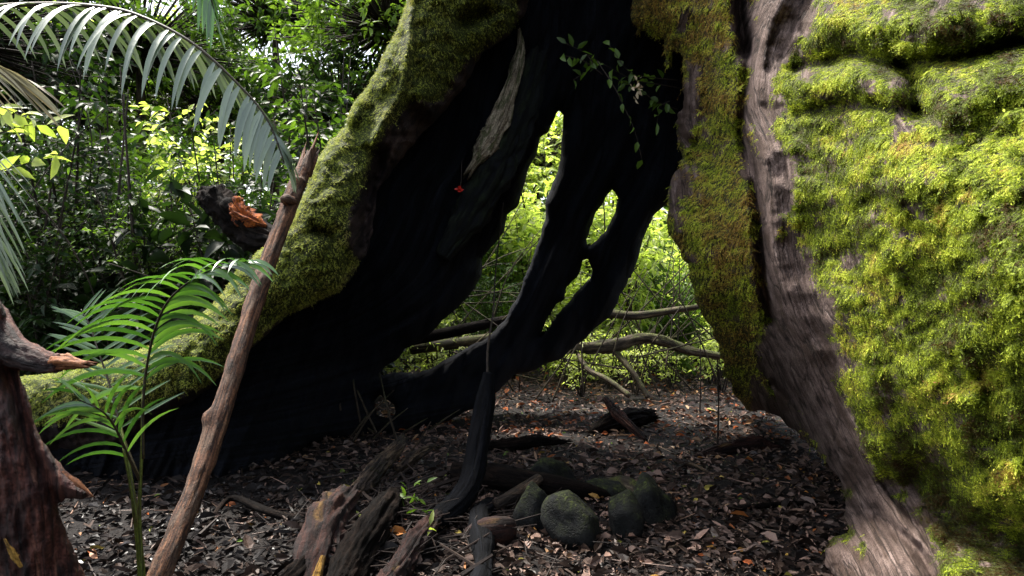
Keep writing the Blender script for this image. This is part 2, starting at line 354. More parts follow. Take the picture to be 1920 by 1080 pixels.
mb.add(np.concatenate(m2.V), m2.F[4], leafv=np.repeat(np.stack([rng.uniform(.0, .28, k), rng.uniform(.7, 1, k), np.zeros(k)], -1), 10, 0))
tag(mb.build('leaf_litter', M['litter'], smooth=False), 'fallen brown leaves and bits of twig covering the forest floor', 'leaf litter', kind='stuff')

# ------------------------------------------------------------------ the hollow tree
def polysd(poly, X, Y):
    p = np.array(poly, float); d = np.full(X.shape, 1e18); ins = np.zeros(X.shape, bool)
    for a, b in zip(p, np.roll(p, -1, 0)):
        e = b-a; wx, wy = X-a[0], Y-a[1]; h = np.clip((wx*e[0]+wy*e[1])/(e@e+1e-9), 0, 1)
        d = np.minimum(d, (wx-e[0]*h)**2+(wy-e[1]*h)**2)
        c = ((a[1] <= Y) & (b[1] > Y)) | ((b[1] <= Y) & (a[1] > Y))
        with np.errstate(divide='ignore', invalid='ignore'): xi = a[0]+(Y-a[1])*e[0]/(e[1] if e[1] else 1e-9)
        ins ^= c & (X < xi)
    return np.where(ins, 1, -1)*np.sqrt(d)
def linesd(line, X, Y):
    """signed distance across and length along a polyline; width interpolation parameter too"""
    p = np.array(line, float)[:, :2]; d = np.full(X.shape, 1e9); S = np.zeros(X.shape); sg = np.ones(X.shape); Tt = np.zeros(X.shape); L = 0
    for q, (a, b) in enumerate(zip(p[:-1], p[1:])):
        e = b-a; el_ = math.hypot(*e); wx, wy = X-a[0], Y-a[1]; h = np.clip((wx*e[0]+wy*e[1])/(e@e+1e-9), 0, 1)
        di = np.hypot(wx-e[0]*h, wy-e[1]*h); m_ = di < d
        d = np.where(m_, di, d); S = np.where(m_, L+h*el_, S); Tt = np.where(m_, q+h, Tt); sg = np.where(m_, np.where(wx*e[1]-wy*e[0] < 0, -1, 1), sg); L += el_
    return d*sg, S, Tt
def tps(ctrl):
    c = np.array(ctrl, float); xy = c[:, :2]/500; n = len(c)
    r = np.linalg.norm(xy[:, None]-xy[None], axis=2); K = np.where(r > 0, r**2*np.log(r+1e-12), 0)+np.eye(n)*.002
    Pm = np.hstack([np.ones((n, 1)), xy]); A = np.block([[K, Pm], [Pm.T, np.zeros((3, 3))]])
    s = np.linalg.solve(A, np.concatenate([1/c[:, 2], np.zeros(3)])); lo, hi = (1/c[:, 2]).min()*.95, (1/c[:, 2]).max()*1.05
    def f(X, Y):
        q = s[n]+s[n+1]*X/500+s[n+2]*Y/500
        for k in range(n):
            rr = (X/500-xy[k, 0])**2+(Y/500-xy[k, 1])**2; q = q+s[k]*.5*rr*np.log(rr+1e-12)
        return 1/np.clip(q, lo, hi)
    return f
def flowuv(line, X, Y):
    c = catmull([(a, b, 0) for a, b in line], 200); o = np.argsort(c[:, 1]); xc = np.interp(Y, c[o, 1], c[o, 0])
    sl = np.interp(Y, c[o, 1], np.gradient(c[o, 0], c[o, 1]+np.arange(200)*1e-6)); return (X-xc)/np.sqrt(1+np.clip(sl, -3, 3)**2), Y
def gauss(line, X, Y, wd): d, s, t = linesd(line, X, Y); return np.exp(-(d/wd)**2)
TREE = thing('hollow_tree', 'giant hollow old tree with mossy buttresses and an inside painted black for shade, pierced by windows', 'tree', (0.9, 5.6, 0))
class Sheet: pass
def sheet(name, label, mat, outer, holes, ctrl, xs, ys, R, Tf, Tb, modf=None, edge=(0, 20), grain=None, mossf=None):
    X, Y = np.meshgrid(xs.astype(float), ys.astype(float)); s = polysd(outer, X, Y)
    for h in holes: s = np.minimum(s, -polysd(h, X, Y))
    s = s+edge[0]*n2(X, Y, edge[1], edge[1], 3, 1)
    gyy, gxx = np.gradient(s, ys, xs)
    ny, nx = s.shape; ins = s > 0
    cell = ins[:-1, :-1] | ins[1:, :-1] | ins[:-1, 1:] | ins[1:, 1:]
    g2 = np.clip(gxx**2+gyy**2, .3, 4); ox = np.where(ins, 0, -s*gxx/g2); oy = np.where(ins, 0, -s*gyy/g2)
    st = 30; X2 = X+np.clip(ox, -st, st); Y2 = Y+np.clip(oy, -st, st)
    D = tps(ctrl)(X2, Y2); u = np.clip(s/R, 0, 1); t = np.sqrt(1-(1-u)**2)
    mod = modf(X2, Y2) if modf else 0
    Df = D-Tf*t+mod*np.clip(t*1.5, 0, 1); Db = D+Tb*t
    PF = P(X2, Y2, Df); PB = P(X2, Y2, Db)
    idx = np.arange(ny*nx).reshape(ny, nx); a, b, c, d = idx[:-1, :-1][cell], idx[:-1, 1:][cell], idx[1:, 1:][cell], idx[1:, :-1][cell]
    F1 = np.stack([a, d, c, b], -1); F2 = np.stack([a, b, c, d], -1)+ny*nx
    rim = ~ins; F2 = np.where(rim.ravel()[(F2-ny*nx)], F2-ny*nx, F2)
    if grain: gd, gs = flowuv(grain, X2, Y2); G = np.stack([gd*2.8/FPX, np.zeros_like(D), gs*2.8/FPX], -1)
    else: G = PF
    mo = mossf(X2, Y2) if mossf else np.zeros_like(D)
    V = np.concatenate([PF.reshape(-1, 3), PB.reshape(-1, 3)]); G = np.concatenate([G.reshape(-1, 3)]*2); MO = np.clip((np.concatenate([mo.ravel()]*2)-.32)/.4, 0, 1)
    F = np.concatenate([F1, F2]); us = np.unique(F); rm = np.zeros(len(V), int); rm[us] = np.arange(len(us))
    o = mk(name, V[us], rm[F], mat, TREE, {'grain': G[us], 'moss': MO[us]})
    if label: o['label'] = label
    S = Sheet(); S.P = PF; S.ins = ins; S.xs = xs; S.ys = ys; S.o = o; S.moss = mo; S.s = s
    dx = np.gradient(PF, axis=1); dy = np.gradient(PF, axis=0); nn = np.cross(dx, dy); nn /= np.linalg.norm(nn, axis=2)[..., None]+1e-12
    flip = (nn*(PF-np.array([0, 0, CAMH]))).sum(-1) > 0; nn[flip] *= -1; S.N = nn
    return S
def smp(S, A, px, py):
    ix = np.clip(np.searchsorted(S.xs, px)-1, 0, len(S.xs)-2); iy = np.clip(np.searchsorted(S.ys, py)-1, 0, len(S.ys)-2)
    fx = ((px-S.xs[ix])/(S.xs[ix+1]-S.xs[ix])); fy = ((py-S.ys[iy])/(S.ys[iy+1]-S.ys[iy]))
    if A.ndim == 3: fx = fx[:, None]; fy = fy[:, None]
    return A[iy, ix]*(1-fx)*(1-fy)+A[iy, ix+1]*fx*(1-fy)+A[iy+1, ix]*(1-fx)*fy+A[iy+1, ix+1]*fx*fy
def blades(mb, base, d, nrm, ln, wd, v):
    d = d/(np.linalg.norm(d, axis=1)[:, None]+1e-9); sd_ = np.cross(d, nrm); sd_ /= np.linalg.norm(sd_, axis=1)[:, None]+1e-9; ln = ln[:, None]; wd = wd[:, None]
    V = np.stack([base, base+d*ln*.45+sd_*wd*.5, base+d*ln-nrm*ln*.15, base+d*ln*.45-sd_*wd*.5], 1).reshape(-1, 3)
    vv = np.repeat(np.stack([v, v*0, v*0], -1), 4, 0); mb.add(V, np.arange(len(V)).reshape(-1, 4), leafv=vv)
def moss(S, name, label, mat, n, lenf, flow, nl, rect, colf, thr=.35, lift=.35, wide=.3, spread=.5, rim=0):
    """moss fronds: a little stem creeping along the bark with short leaflets to both sides"""
    px = rng.uniform(rect[0], rect[2], n); py = rng.uniform(rect[1], rect[3], n)
    m = smp(S, S.moss, px, py); ok = (m > thr*rng.uniform(.4, 1.8, n)) & (smp(S, S.s, px, py) > 1)
    if rim: ok = (smp(S, S.s, px, py) > -1) & (smp(S, S.s, px, py) < rim) & (m > .15)
    px, py = px[ok], py[ok]; p = smp(S, S.P, px, py); nr = smp(S, S.N, px, py); nr /= np.linalg.norm(nr, axis=1)[:, None]; k = len(px)
    L = lenf(px, py, p[:, 1])*rng.lognormal(0, .35, k)
    t = np.array(flow)+rng.normal(0, spread, (k, 3)); t = t-nr*(t*nr).sum(1)[:, None]; t /= np.linalg.norm(t, axis=1)[:, None]+1e-9
    t = t+nr*np.abs(rng.normal(lift, .25, k))[:, None]; t /= np.linalg.norm(t, axis=1)[:, None]
    sd_ = np.cross(t, nr); sd_ /= np.linalg.norm(sd_, axis=1)[:, None]+1e-9; up = np.cross(sd_, t)
    cv = np.clip(colf(px, py)+rng.normal(0, .08, k), 0, 1); mb = MB()
    blades(mb, p-nr*L[:, None]*.08, t, up, L, L*.12, np.clip(cv-.12, 0, 1))
    g = np.array([0, 0, -1.])
    for j in range(nl):
        f = (j+.6)/nl; b = p+t*(L*f)[:, None]+g*(L*f*f*.25)[:, None]; sg = 1 if j % 2 else -1
        d = t*.75+sd_*sg*.8+g*.25+rng.normal(0, .25, (k, 3)); l_ = L*(.42*(1-f*.55))*rng.uniform(.7, 1.3, k)
        blades(mb, b, d, up+rng.normal(0, .3, (k, 3)), l_, l_*wide, np.clip(cv+.10*f+rng.normal(0, .06, k), 0, 1))
    o = mb.build(name, M[mat], TREE, smooth=False)
    tag(o, label, kind='stuff'); return o

# left buttress (mossy band)
A_OUT = [(700, -900), (765, -60), (765, 0), (748, 40), (738, 70), (712, 115), (690, 160), (662, 200), (645, 240), (610, 278), (592, 300), (574, 350), (560, 385), (520, 445), (490, 470), (450, 505), (420, 545), (395, 575), (330, 625), (260, 655), (180, 685), (110, 697), (30, 705), (-220, 760), (-220, 900),
         (60, 865), (150, 850), (230, 835), (280, 805), (340, 765), (405, 715), (470, 655), (500, 625), (540, 592), (600, 562), (640, 545), (668, 500), (690, 480), (700, 430), (705, 360), (760, 290), (790, 250), (840, 200), (880, 150), (900, 100), (950, 70), (985, 30), (1000, -60), (1100, -900)]
A_MOSS = [(600, -900), (700, -60), (680, 60), (640, 160), (600, 240), (550, 290), (510, 385), (440, 465), (350, 555), (300, 590), (110, 650), (-220, 740), (-220, 850), (60, 800), (280, 775), (400, 700), (470, 640), (535, 585), (630, 545), (668, 500), (650, 450), (655, 390), (685, 335), (700, 275), (740, 225), (780, 185), (832, 192), (850, 150), (890, 100), (960, 50), (985, -60), (1100, -900)]
A_RIDGE = [(772, -40), (768, 80), (752, 170), (715, 235), (690, 300), (672, 360), (655, 430), (665, 490)]
def amod(X, Y):
    r, s, t = linesd(A_RIDGE, X, Y)
    g = -.05*np.clip(.5-1.7*np.abs(n2(X, Y, 30, 26, 3, 61)), -.3, 1)-.045*n2(X, Y, 13, 11, 3, 62)-.10*(np.clip(.5-2*np.abs(n2(X, Y, 46, 60, 3, 63)), 0, 1))*(amoss(X, Y) < .3)-.10*np.exp(-(r/9)**2)+.22*np.exp(-((r+22)/16)**2)*0-.05*n2(X, Y, 60, 60, 4, 3)*2.2-.03*n2(X, Y, 16, 16, 3, 9)
    g += .10*gauss([(640, 100), (700, 190), (650, 300)], X, Y, 18)
    g += .35*gauss([(705, 290), (690, 400), (685, 470)], X, Y, 22)*(Y > -50)
    g += .30*gauss([(870, 40), (905, 25)], X, Y, 16)+.2*gauss([(590, 430), (620, 440)], X, Y, 10)+.2*gauss([(770, 205), (790, 240)], X, Y, 20)
    return g
def amoss(X, Y): return np.clip(.5+polysd(A_MOSS, X, Y)/16+.9*n2(X, Y, 40, 40, 4, 6)+.25*np.exp(-(linesd(A_RIDGE, X, Y)[0]/12)**2)-.8*gauss([(790, 40), (770, 130)], X, Y, 10), 0, 1)
xs = np.concatenate([np.arange(-240, -20, 25), np.arange(-20, 1120, 4)]); ys = np.concatenate([np.arange(-910, -40, 30), np.arange(-40, 910, 4)])
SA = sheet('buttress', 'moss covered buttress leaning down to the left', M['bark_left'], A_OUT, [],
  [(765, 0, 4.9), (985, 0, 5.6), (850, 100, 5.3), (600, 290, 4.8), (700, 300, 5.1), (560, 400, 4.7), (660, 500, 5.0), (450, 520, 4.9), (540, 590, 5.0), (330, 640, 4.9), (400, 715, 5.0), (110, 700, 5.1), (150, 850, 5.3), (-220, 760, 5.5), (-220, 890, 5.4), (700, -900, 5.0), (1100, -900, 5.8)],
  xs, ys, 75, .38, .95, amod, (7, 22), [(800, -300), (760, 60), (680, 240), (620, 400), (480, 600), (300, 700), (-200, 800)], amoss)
# inner wall with its windows, the hollow's shade painted into its black wood
B_OUT = [(-220, 960), (60, 950), (150, 945), (250, 950), (360, 945), (440, 930), (500, 900), (545, 858), (580, 832), (620, 822), (665, 826), (700, 818), (735, 820), (770, 812), (800, 806), (840, 788), (870, 772), (905, 756), (935, 735), (962, 706), (1005, 690), (1050, 672),
         (1090, 640), (1105, 622), (1140, 596), (1158, 570), (1165, 550), (1185, 512), (1200, 470), (1212, 430), (1225, 405), (1245, 388), (1262, 378), (1330, 380), (1460, 420), (1500, -900), (760, -900), (800, -100), (790, 60), (640, 340), (440, 560), (200, 700), (-220, 800)]
W1 = [(1046, 205), (1040, 222), (1028, 246), (1012, 256), (1006, 284), (992, 318), (984, 350), (968, 388), (951, 402), (944, 432), (925, 462), (904, 486), (903, 515), (884, 548), (862, 576), (834, 600), (805, 625), (790, 640), (760, 655), (745, 676), (720, 690), (706, 706), (740, 700), (780, 700), (812, 688), (845, 668), (870, 655), (905, 640), (920, 628), (932, 612), (945, 600), (960, 570), (975, 550), (986, 514), (998, 480), (1012, 450), (1020, 412), (1022, 380), (1038, 340), (1046, 320), (1052, 286), (1056, 215)]
W2 = [(1151, 353), (1156, 372), (1150, 402), (1136, 430), (1118, 452), (1101, 465), (1099, 448), (1110, 420), (1121, 392), (1134, 368)]
W3 = [(1098, 474), (1104, 488), (1110, 505), (1106, 522), (1082, 545), (1068, 566), (1044, 592), (1022, 622), (1012, 632), (1020, 612), (1036, 582), (1042, 570), (1058, 560), (1064, 540), (1086, 514), (1090, 492)]
W4 = [(700, 752), (712, 742), (738, 758), (742, 772), (735, 782), (706, 780)]
xs = np.concatenate([np.arange(-240, -20, 25), np.arange(-20, 1340, 4), np.arange(1340, 1520, 20)]); ys = np.concatenate([np.arange(-910, -40, 30), np.arange(-40, 1030, 4)])
def bmod(X, Y):
    g = -.12*n2(X, Y, 90, 160, 4, 12)-.03*n2(X, Y, 14, 60, 3, 13)-.16*np.abs(n2(X+.45*Y, Y, 34, 320, 4, 14))-.05*np.abs(n2(X+.45*Y, Y, 12, 150, 3, 15))
    return g
SB = sheet('inner_wall', 'inner wall painted black for shade, with slit windows', M['shade_black'], B_OUT, [W1, W2, W3, W4],
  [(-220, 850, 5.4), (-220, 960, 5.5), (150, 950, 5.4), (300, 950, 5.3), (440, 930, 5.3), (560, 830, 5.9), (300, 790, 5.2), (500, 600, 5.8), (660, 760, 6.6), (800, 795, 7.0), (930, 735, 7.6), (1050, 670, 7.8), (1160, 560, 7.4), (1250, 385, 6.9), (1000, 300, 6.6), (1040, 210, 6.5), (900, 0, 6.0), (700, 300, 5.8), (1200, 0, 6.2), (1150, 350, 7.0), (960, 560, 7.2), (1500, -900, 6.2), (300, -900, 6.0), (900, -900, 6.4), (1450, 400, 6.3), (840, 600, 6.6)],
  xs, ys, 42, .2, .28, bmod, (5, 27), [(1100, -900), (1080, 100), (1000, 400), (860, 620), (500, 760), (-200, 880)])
# right buttress, bulging towards the viewer
C_OUT = [(1150, -900), (1172, -60), (1184, 0), (1186, 30), (1196, 66), (1208, 60), (1222, 64), (1240, 70), (1244, 96), (1250, 122), (1256, 126), (1262, 92), (1276, 98), (1281, 150), (1279, 190), (1271, 230), (1270, 262), (1281, 296), (1264, 330), (1252, 368), (1250, 415), (1256, 446), (1280, 470), (1292, 505), (1298, 540), (1308, 572), (1330, 610), (1352, 662), (1357, 700), (1384, 748), (1400, 768), (1430, 772), (1462, 782), (1490, 808), (1530, 848), (1560, 880), (1580, 912), (1582, 940), (1586, 975), (1588, 998), (1562, 1012), (1543, 1030), (1546, 1058), (1575, 1095), (1620, 1180), (1700, 1500), (2700, 1500), (2700, -900)]
BARE = [(1480, -60), (1436, 40), (1412, 120), (1408, 200), (1436, 290), (1446, 400), (1452, 480), (1480, 580), (1520, 660), (1556, 740), (1600, 830), (1640, 900), (1690, 990), (1740, 1090)]
CREASE = [(1418, -60), (1412, 60), (1398, 160), (1392, 250), (1416, 330), (1424, 430), (1432, 520), (1446, 600)]
FOOT = [(1400, 690), (1470, 760), (1540, 850), (1600, 950), (1600, 1100)]
def cmod(X, Y):
    g = .34*gauss(CREASE, X, Y, 13)-.16*gauss(BARE[:9], X, Y, 30)
    g += .40*gauss([(1386, -60), (1390, 30), (1396, 95)], X, Y, 14)
    g += .17*gauss([(1500, 128), (1530, 118), (1600, 104), (1680, 118), (1712, 150), (1724, 208), (1738, 216)], X, Y, 17)
    g += .16*gauss([(1690, 120), (1760, 112), (1830, 100), (1900, 78), (2050, 60)], X, Y, 17)
    g += .09*gauss([(1500, 212), (1560, 196), (1640, 196), (1716, 206)], X, Y, 12)
    g -= .15*gauss([(1520, 168), (1600, 145), (1670, 160)], X, Y, 34)
    g -= .16*gauss([(1560, 40), (1700, 50), (1900, 20)], X, Y, 40)
    g -= .26*gauss([(1700, 330), (1860, 420), (2000, 600)], X, Y, 150)
    g -= .12*gauss([(1780, 190), (1950, 150)], X, Y, 45)
    g += .10*gauss([(1560, 440), (1640, 600), (1700, 760), (1790, 900)], X, Y, 42)
    g += .55*gauss([(1720, 900), (1800, 980), (1930, 1030)], X, Y, 55)
    g += .20*gauss([(1655, 905), (1700, 960), (1760, 1030)], X, Y, 14)
    g += .25*gauss([(1590, 955), (1640, 962), (1720, 1030), (1760, 1100)], X, Y, 14)
    g -= .14*gauss([(1560, 1010), (1640, 1020), (1710, 1110)], X, Y, 34)
    g += .25*gauss([(1450, 720), (1480, 748)], X, Y, 9)
    g += .22*gauss([(1312, 590), (1330, 620)], X, Y, 12)+.3*gauss([(1375, 725), (1390, 735)], X, Y, 10)
    g += .12*gauss([(1300, 40), (1330, 150), (1320, 220), (1300, 300)], X, Y, 14)
    g -= .07*gauss([(1300, 250), (1330, 250)], X, Y, 22)
    d, s = flowuv(BARE, X, Y); gr = fbm(np.stack([d/15, s/170, np.zeros_like(d)+.37], -1), 2); g2_ = 1-2.4*np.abs(fbm(np.stack([d/34, s/330, np.zeros_like(d)+5.4], -1), 2))
    g -= (.02*gr+.05*np.clip(g2_, -.6, 1))*np.exp(-(d/95)**2)
    sc_ = np.where(X > 1450, 1., .9)
    md = cmoss(X, Y)
    return g-sc_*(.11*n2(X, Y, 110, 80, 3, 21)+.05*n2(X, Y, 38, 30, 3, 22))-.028*md*np.clip(.6-1.8*np.abs(n2(X, Y, 40, 22, 3, 23)), -.3, 1)
BAREP = [(1436, -60), (1560, -60), (1520, 50), (1484, 105), (1462, 160), (1474, 230), (1498, 290), (1482, 350), (1488, 420), (1522, 480), (1560, 560), (1572, 640), (1584, 720), (1606, 800), (1645, 880), (1730, 960), (1790, 1110), (1540, 1110), (1540, 1030), (1592, 1000), (1578, 910), (1500, 800), (1430, 720), (1424, 600), (1412, 480), (1408, 350), (1392, 260), (1398, 150), (1414, 20)]
def cmoss(X, Y):
    m = np.clip(-polysd(BAREP, X, Y)/26+.42, -1.2, 1.0)+1.5*n2(X, Y, 42, 40, 4, 31)+.9*n2(X, Y, 15, 10, 3, 36)
    f = polysd([(1395, 700), (1420, 690), (1500, 790), (1590, 900), (1580, 940), (1480, 830), (1400, 780)], X, Y)
    m = np.minimum(m, 1.3-f/12)
    m -= 1.5*gauss([(1300, 130), (1288, 200), (1290, 250)], X, Y, 17)+1.3*gauss([(1270, 430), (1274, 360)], X, Y, 15)+1.6*gauss([(1388, -20), (1396, 110)], X, Y, 17)+1.2*gauss([(1290, 20), (1275, 60)], X, Y, 14)
    m += 1.2*gauss([(1625, 1010), (1610, 1060)], X, Y, 11)+.5*np.clip((X-1700)/200, 0, 1)
    m -= .9*np.clip(-.12-n2(X, Y, 26, 20, 3, 33), 0, .3)/.3*(X > 1460)
    m -= .8*gauss([(1700, 60), (1900, 90)], X, Y, 16)
    return np.clip(m, 0, 1)
xs = np.concatenate([np.arange(1130, 1930, 3), np.arange(1950, 2720, 30)]); ys = np.concatenate([np.arange(-910, -40, 30), np.arange(-40, 1130, 3), np.arange(1150, 1520, 30)])
SC = sheet('buttress', 'bulging moss covered buttress with a bare grey wood strip', M['bark_right'], C_OUT, [],
  [(1184, 0, 5.2), (1260, 100, 5.0), (1280, 200, 4.9), (1250, 400, 4.9), (1300, 560, 5.2), (1355, 690, 6.2), (1400, 768, 7.0), (1490, 808, 6.0), (1580, 920, 4.5), (1390, 300, 4.2), (1440, 560, 4.2), (1430, 300, 3.5), (1520, 660, 3.8), (1600, 830, 3.5), (1545, 1040, 3.3), (1700, 1500, 2.9), (1560, 300, 2.8), (1600, 0, 2.8), (1600, 600, 2.7), (1750, 500, 2.1), (1700, 1000, 2.7), (1920, 500, 1.6), (1920, 1000, 1.9), (1920, 0, 2.2), (1920, 250, 1.7), (2700, 500, 1.5), (2700, -900, 2.8), (2700, 1500, 1.7), (1700, -900, 3.4), (1150, -900, 5.6), (1400, -300, 3.9)],
  xs, ys, 60, .25, 1.4, cmod, (9, 18), BARE, cmoss)
# closed trunk above the hollow (unseen, added to keep the sky's light off the inside)
mb = MB(); tube(mb, [(.8, 6.3, 4.5), (.8, 6.3, 5.2), (1.2, 6.4, 7.5), (1.4, 6.4, 11)], [1.6, 2.0, 1.8, 1.5], 40, 30, .12, 5); mb.build('trunk', M['bark_left'], TREE)
def acol(X, Y): return .62+.30*n2(X, Y, 70, 70, 3, 41)+.22*n2(X, Y, 14, 14, 2, 44)+.15*np.exp(-(linesd(A_RIDGE, X, Y)[0]/14)**2)  # moss paler along the ridge: its lit edge painted in
def ccol(X, Y): return .38-.35*gauss([(1700, 860), (1780, 980), (1900, 1040)], X, Y, 60)-.25*gauss([(1720, 60), (1920, 60)], X, Y, 45)+.42*(X < 1440)+.55*n2(X, Y, 120, 90, 3, 42)+.62*n2(X, Y, 26, 15, 3, 43)  # light painted into moss tone: far flank raised, lower right recess darkened
moss(SA, 'moss', 'short dense green moss on the leaning buttress', 'moss_grey', 120000, lambda x, y, d: .0145+0*d, (-.3, 0, -.9), 4, (-20, -20, 1000, 860), acol, wide=.5, spread=.8, lift=.7)
moss(SA, 'moss', 'fringe of moss along the upper edge of the leaning buttress', 'moss_grey', 300000, lambda x, y, d: .014+0*d, (-.5, 0, .3), 4, (-20, -20, 800, 780), acol, wide=.5, spread=.8, lift=.6, rim=12)
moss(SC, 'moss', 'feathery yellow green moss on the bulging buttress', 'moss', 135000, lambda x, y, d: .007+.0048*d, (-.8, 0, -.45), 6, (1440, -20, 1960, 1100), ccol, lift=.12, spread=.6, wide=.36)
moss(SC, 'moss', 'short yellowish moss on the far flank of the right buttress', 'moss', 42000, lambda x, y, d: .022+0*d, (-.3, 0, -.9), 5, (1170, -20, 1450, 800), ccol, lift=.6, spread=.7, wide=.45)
# wood ridge inside the hollow, daylight at a slit painted as its pale colour
mb = MB(); rp = [(972, 42, 5.95), (976, 90, 5.9), (966, 140, 5.82), (946, 205, 5.8), (927, 250, 5.8), (906, 282, 5.8), (890, 306, 5.8)]
tube(mb, PL(rp), [.004, .03, .055, .07, .085, .10, .085, .03], 60, 160, .45, 3, jag=.09, rag=.3, ridge=.7); mb.build('wood_ridge', M['ridge'], TREE)['label'] = 'wood strip painted pale as daylight at a slit in the dark hollow'

mb = MB(); tube(mb, PL([(1015, -60, 6.2), (1008, 60, 6.15), (990, 160, 6.05), (960, 250, 5.98), (925, 320, 5.95), (880, 400, 5.95), (830, 480, 5.95)]), [.1, .12, .14, .15, .17, .15, .08], 50, 160, .3, 9, rag=.3, ridge=.6); mb.build('wood_ridge', M['dim_ridge'], TREE)['label'] = 'dark faintly mossy ridge beside the strip painted as daylight'

# ------------------------------------------------------------------ dead wood
def limb(name, label, cat, pts, radii, mat, sides=12, group=None, parent=None, **k):
    mb = MB(); tube(mb, pts, radii, sides, **k); o = mb.build(name, M[mat], parent)
    if parent is None: tag(o, label, cat, group)
    return o
def wlimb(pts, **k): return PL(pts)
# leaning log
b0 = gp(255, 2.75, -.1)
t = thing('leaning_log', 'long bare red brown log leaning diagonally against the mossy buttress', 'log', tuple(b0))
lp = [b0]+PL([(300, 1080, 2.86), (372, 900, 3.15), (440, 690, 3.5), (492, 520, 3.8), (545, 380, 4.1), (572, 310, 4.25)])
mb = MB(); tube(mb, lp, [.046, .046, .044, .048, .046, .046, .05, .044], 26, 150, .16, 8, jag=.12, rag=.12, ridge=.26, knots=((.42, 2.2, .03), (.66, 4.0, .03), (.9, 3.6, .035))); mb.build('log_body', M['log'], t)
mb = MB(); tube(mb, PL([(574, 325, 4.22), (580, 300, 4.22), (584, 278, 4.2)]), [.03, .018, .004], 8, 10, .3, 4); tube(mb, PL([(578, 330, 4.26), (588, 305, 4.28), (596, 292, 4.28)]), [.022, .016, .004], 8, 10, .3, 6); mb.build('splinter', M['log'], t)
mb = MB(); tube(mb, PL([(546, 378, 4.08), (534, 373, 4.0), (528, 370, 3.98)]), [.035, .03, .012], 16, 12, .3, 4, rag=.2); mb.build('knot', M['log'], t)
# left dead stump
t = thing('dead_stump', 'dark red brown broken stump with two snapped prongs at the left edge', 'stump', tuple(gp(30, 2.3)))
TREEBAK = TREE; TREE = t
S_OUT = [(-160, 420), (-60, 470), (-10, 545), (8, 580), (20, 640), (44, 655), (36, 700), (52, 740), (66, 800), (92, 845), (120, 880), (150, 905), (168, 925), (158, 938), (125, 936), (108, 945), (112, 975), (130, 1010), (150, 1060), (175, 1110), (240, 1400), (-400, 1400), (-330, 700)]
def smod(X, Y): return -.07*n2(X, Y, 60, 90, 4, 51)-.02*n2(X, Y, 12, 30, 3, 52)+.06*gauss([(20, 700), (60, 850), (110, 940)], X, Y, 14)
SS = sheet('stump_body', None, M['stump'], S_OUT, [], [(0, 560, 2.25), (40, 700, 2.25), (165, 920, 2.15), (0, 900, 2.3), (170, 1080, 2.4), (-300, 800, 2.5), (100, 1400, 2.4), (-300, 1400, 2.5)],
  np.concatenate([np.arange(-410, -20, 20), np.arange(-20, 250, 3)]), np.concatenate([np.arange(400, 540, 10), np.arange(540, 1100, 3), np.arange(1100, 1410, 20)]), 90, .16, .2, smod, (5, 14), [(-50, 400), (20, 700), (60, 1000), (80, 1400)])
TREE = TREEBAK
mb = MB(); tube(mb, PL([(-30, 590, 2.25), (20, 650, 2.2), (50, 668, 2.18), (90, 680, 2.15), (112, 682, 2.13)]), [.06, .055, .042, .032, .026], 40, 90, .3, 12, rag=.2, ridge=.35); mb.build('prong', M['stump'], t)
mb = MB(); tube(mb, PL([(104, 680, 2.135), (130, 680, 2.12), (158, 683, 2.1)]), [.027, .022, .012], 30, 30, .3, 14, jag=.035, rag=.25, ridge=.5); mb.build('broken_tip', M['fresh'], t)
mb = MB(); tube(mb, PL([(118, 884, 2.06), (146, 905, 2.03), (169, 926, 2.02)]), [.003, .009, .003], 20, 30, .4, 15, jag=.02, rag=.4, ridge=.5); mb.build('broken_tip', M['fresh'], t)
mb = MB(); tube(mb, PL([(8, 1010, 1.985), (26, 1040, 1.98), (40, 1064, 1.975)]), [.002, .009, .003], 24, 40, .9, 25, rag=.8); mb.build('pale_scar', M['yellowrot'], t)
# charred pole in the middle
pp = PL([(916, 700, 4.4), (908, 760, 4.35), (897, 830, 4.25), (886, 890, 4.15), (862, 938, 4.0), (815, 978, 3.8), (730, 1020, 3.55)]); pp[-1].z = -.02
limb('charred_pole', 'smooth blue grey charred pole standing up from the litter in the middle', 'pole', pp[::-1], [.03, .05, .06, .066, .07, .066, .062, .056, .034], 'pole', 40, n=120, rough=.16, seed=2, rag=.05, ridge=.15)
limb('hanging_vine', 'thin vine hanging straight down behind the window to the pole tip', 'vine', PL([(944, 380, 6.3), (930, 500, 6.0), (925, 580, 5.2), (915, 650, 4.6), (914, 700, 4.45)]), [.006, .006, .007, .009], 'twig', 6, rough=.2)
limb('dark_root', 'black gnarled root bending towards the bottom edge beside the stone ring', 'root', [gp(920, 4.2, .06), gp(898, 3.95, .06), gp(905, 3.5, .07), gp(905, 3.3, .05), gp(890, 3.05, .05), gp(862, 2.8, .03)], [.05, .06, .07, .045, .05, .055, .06], 'pole', 26, n=90, rough=.25, seed=6, rag=.12, ridge=.2)
limb('red_brown_root', 'short red brown chunk of wood at the top of the gnarled root', 'wood chunk', [gp(880, 3.75, .02), gp(912, 3.66, .09), gp(945, 3.72, .09), gp(958, 3.8, .02)], [.035, .075, .07, .03], 'redrot', 16, rough=.3, seed=9)
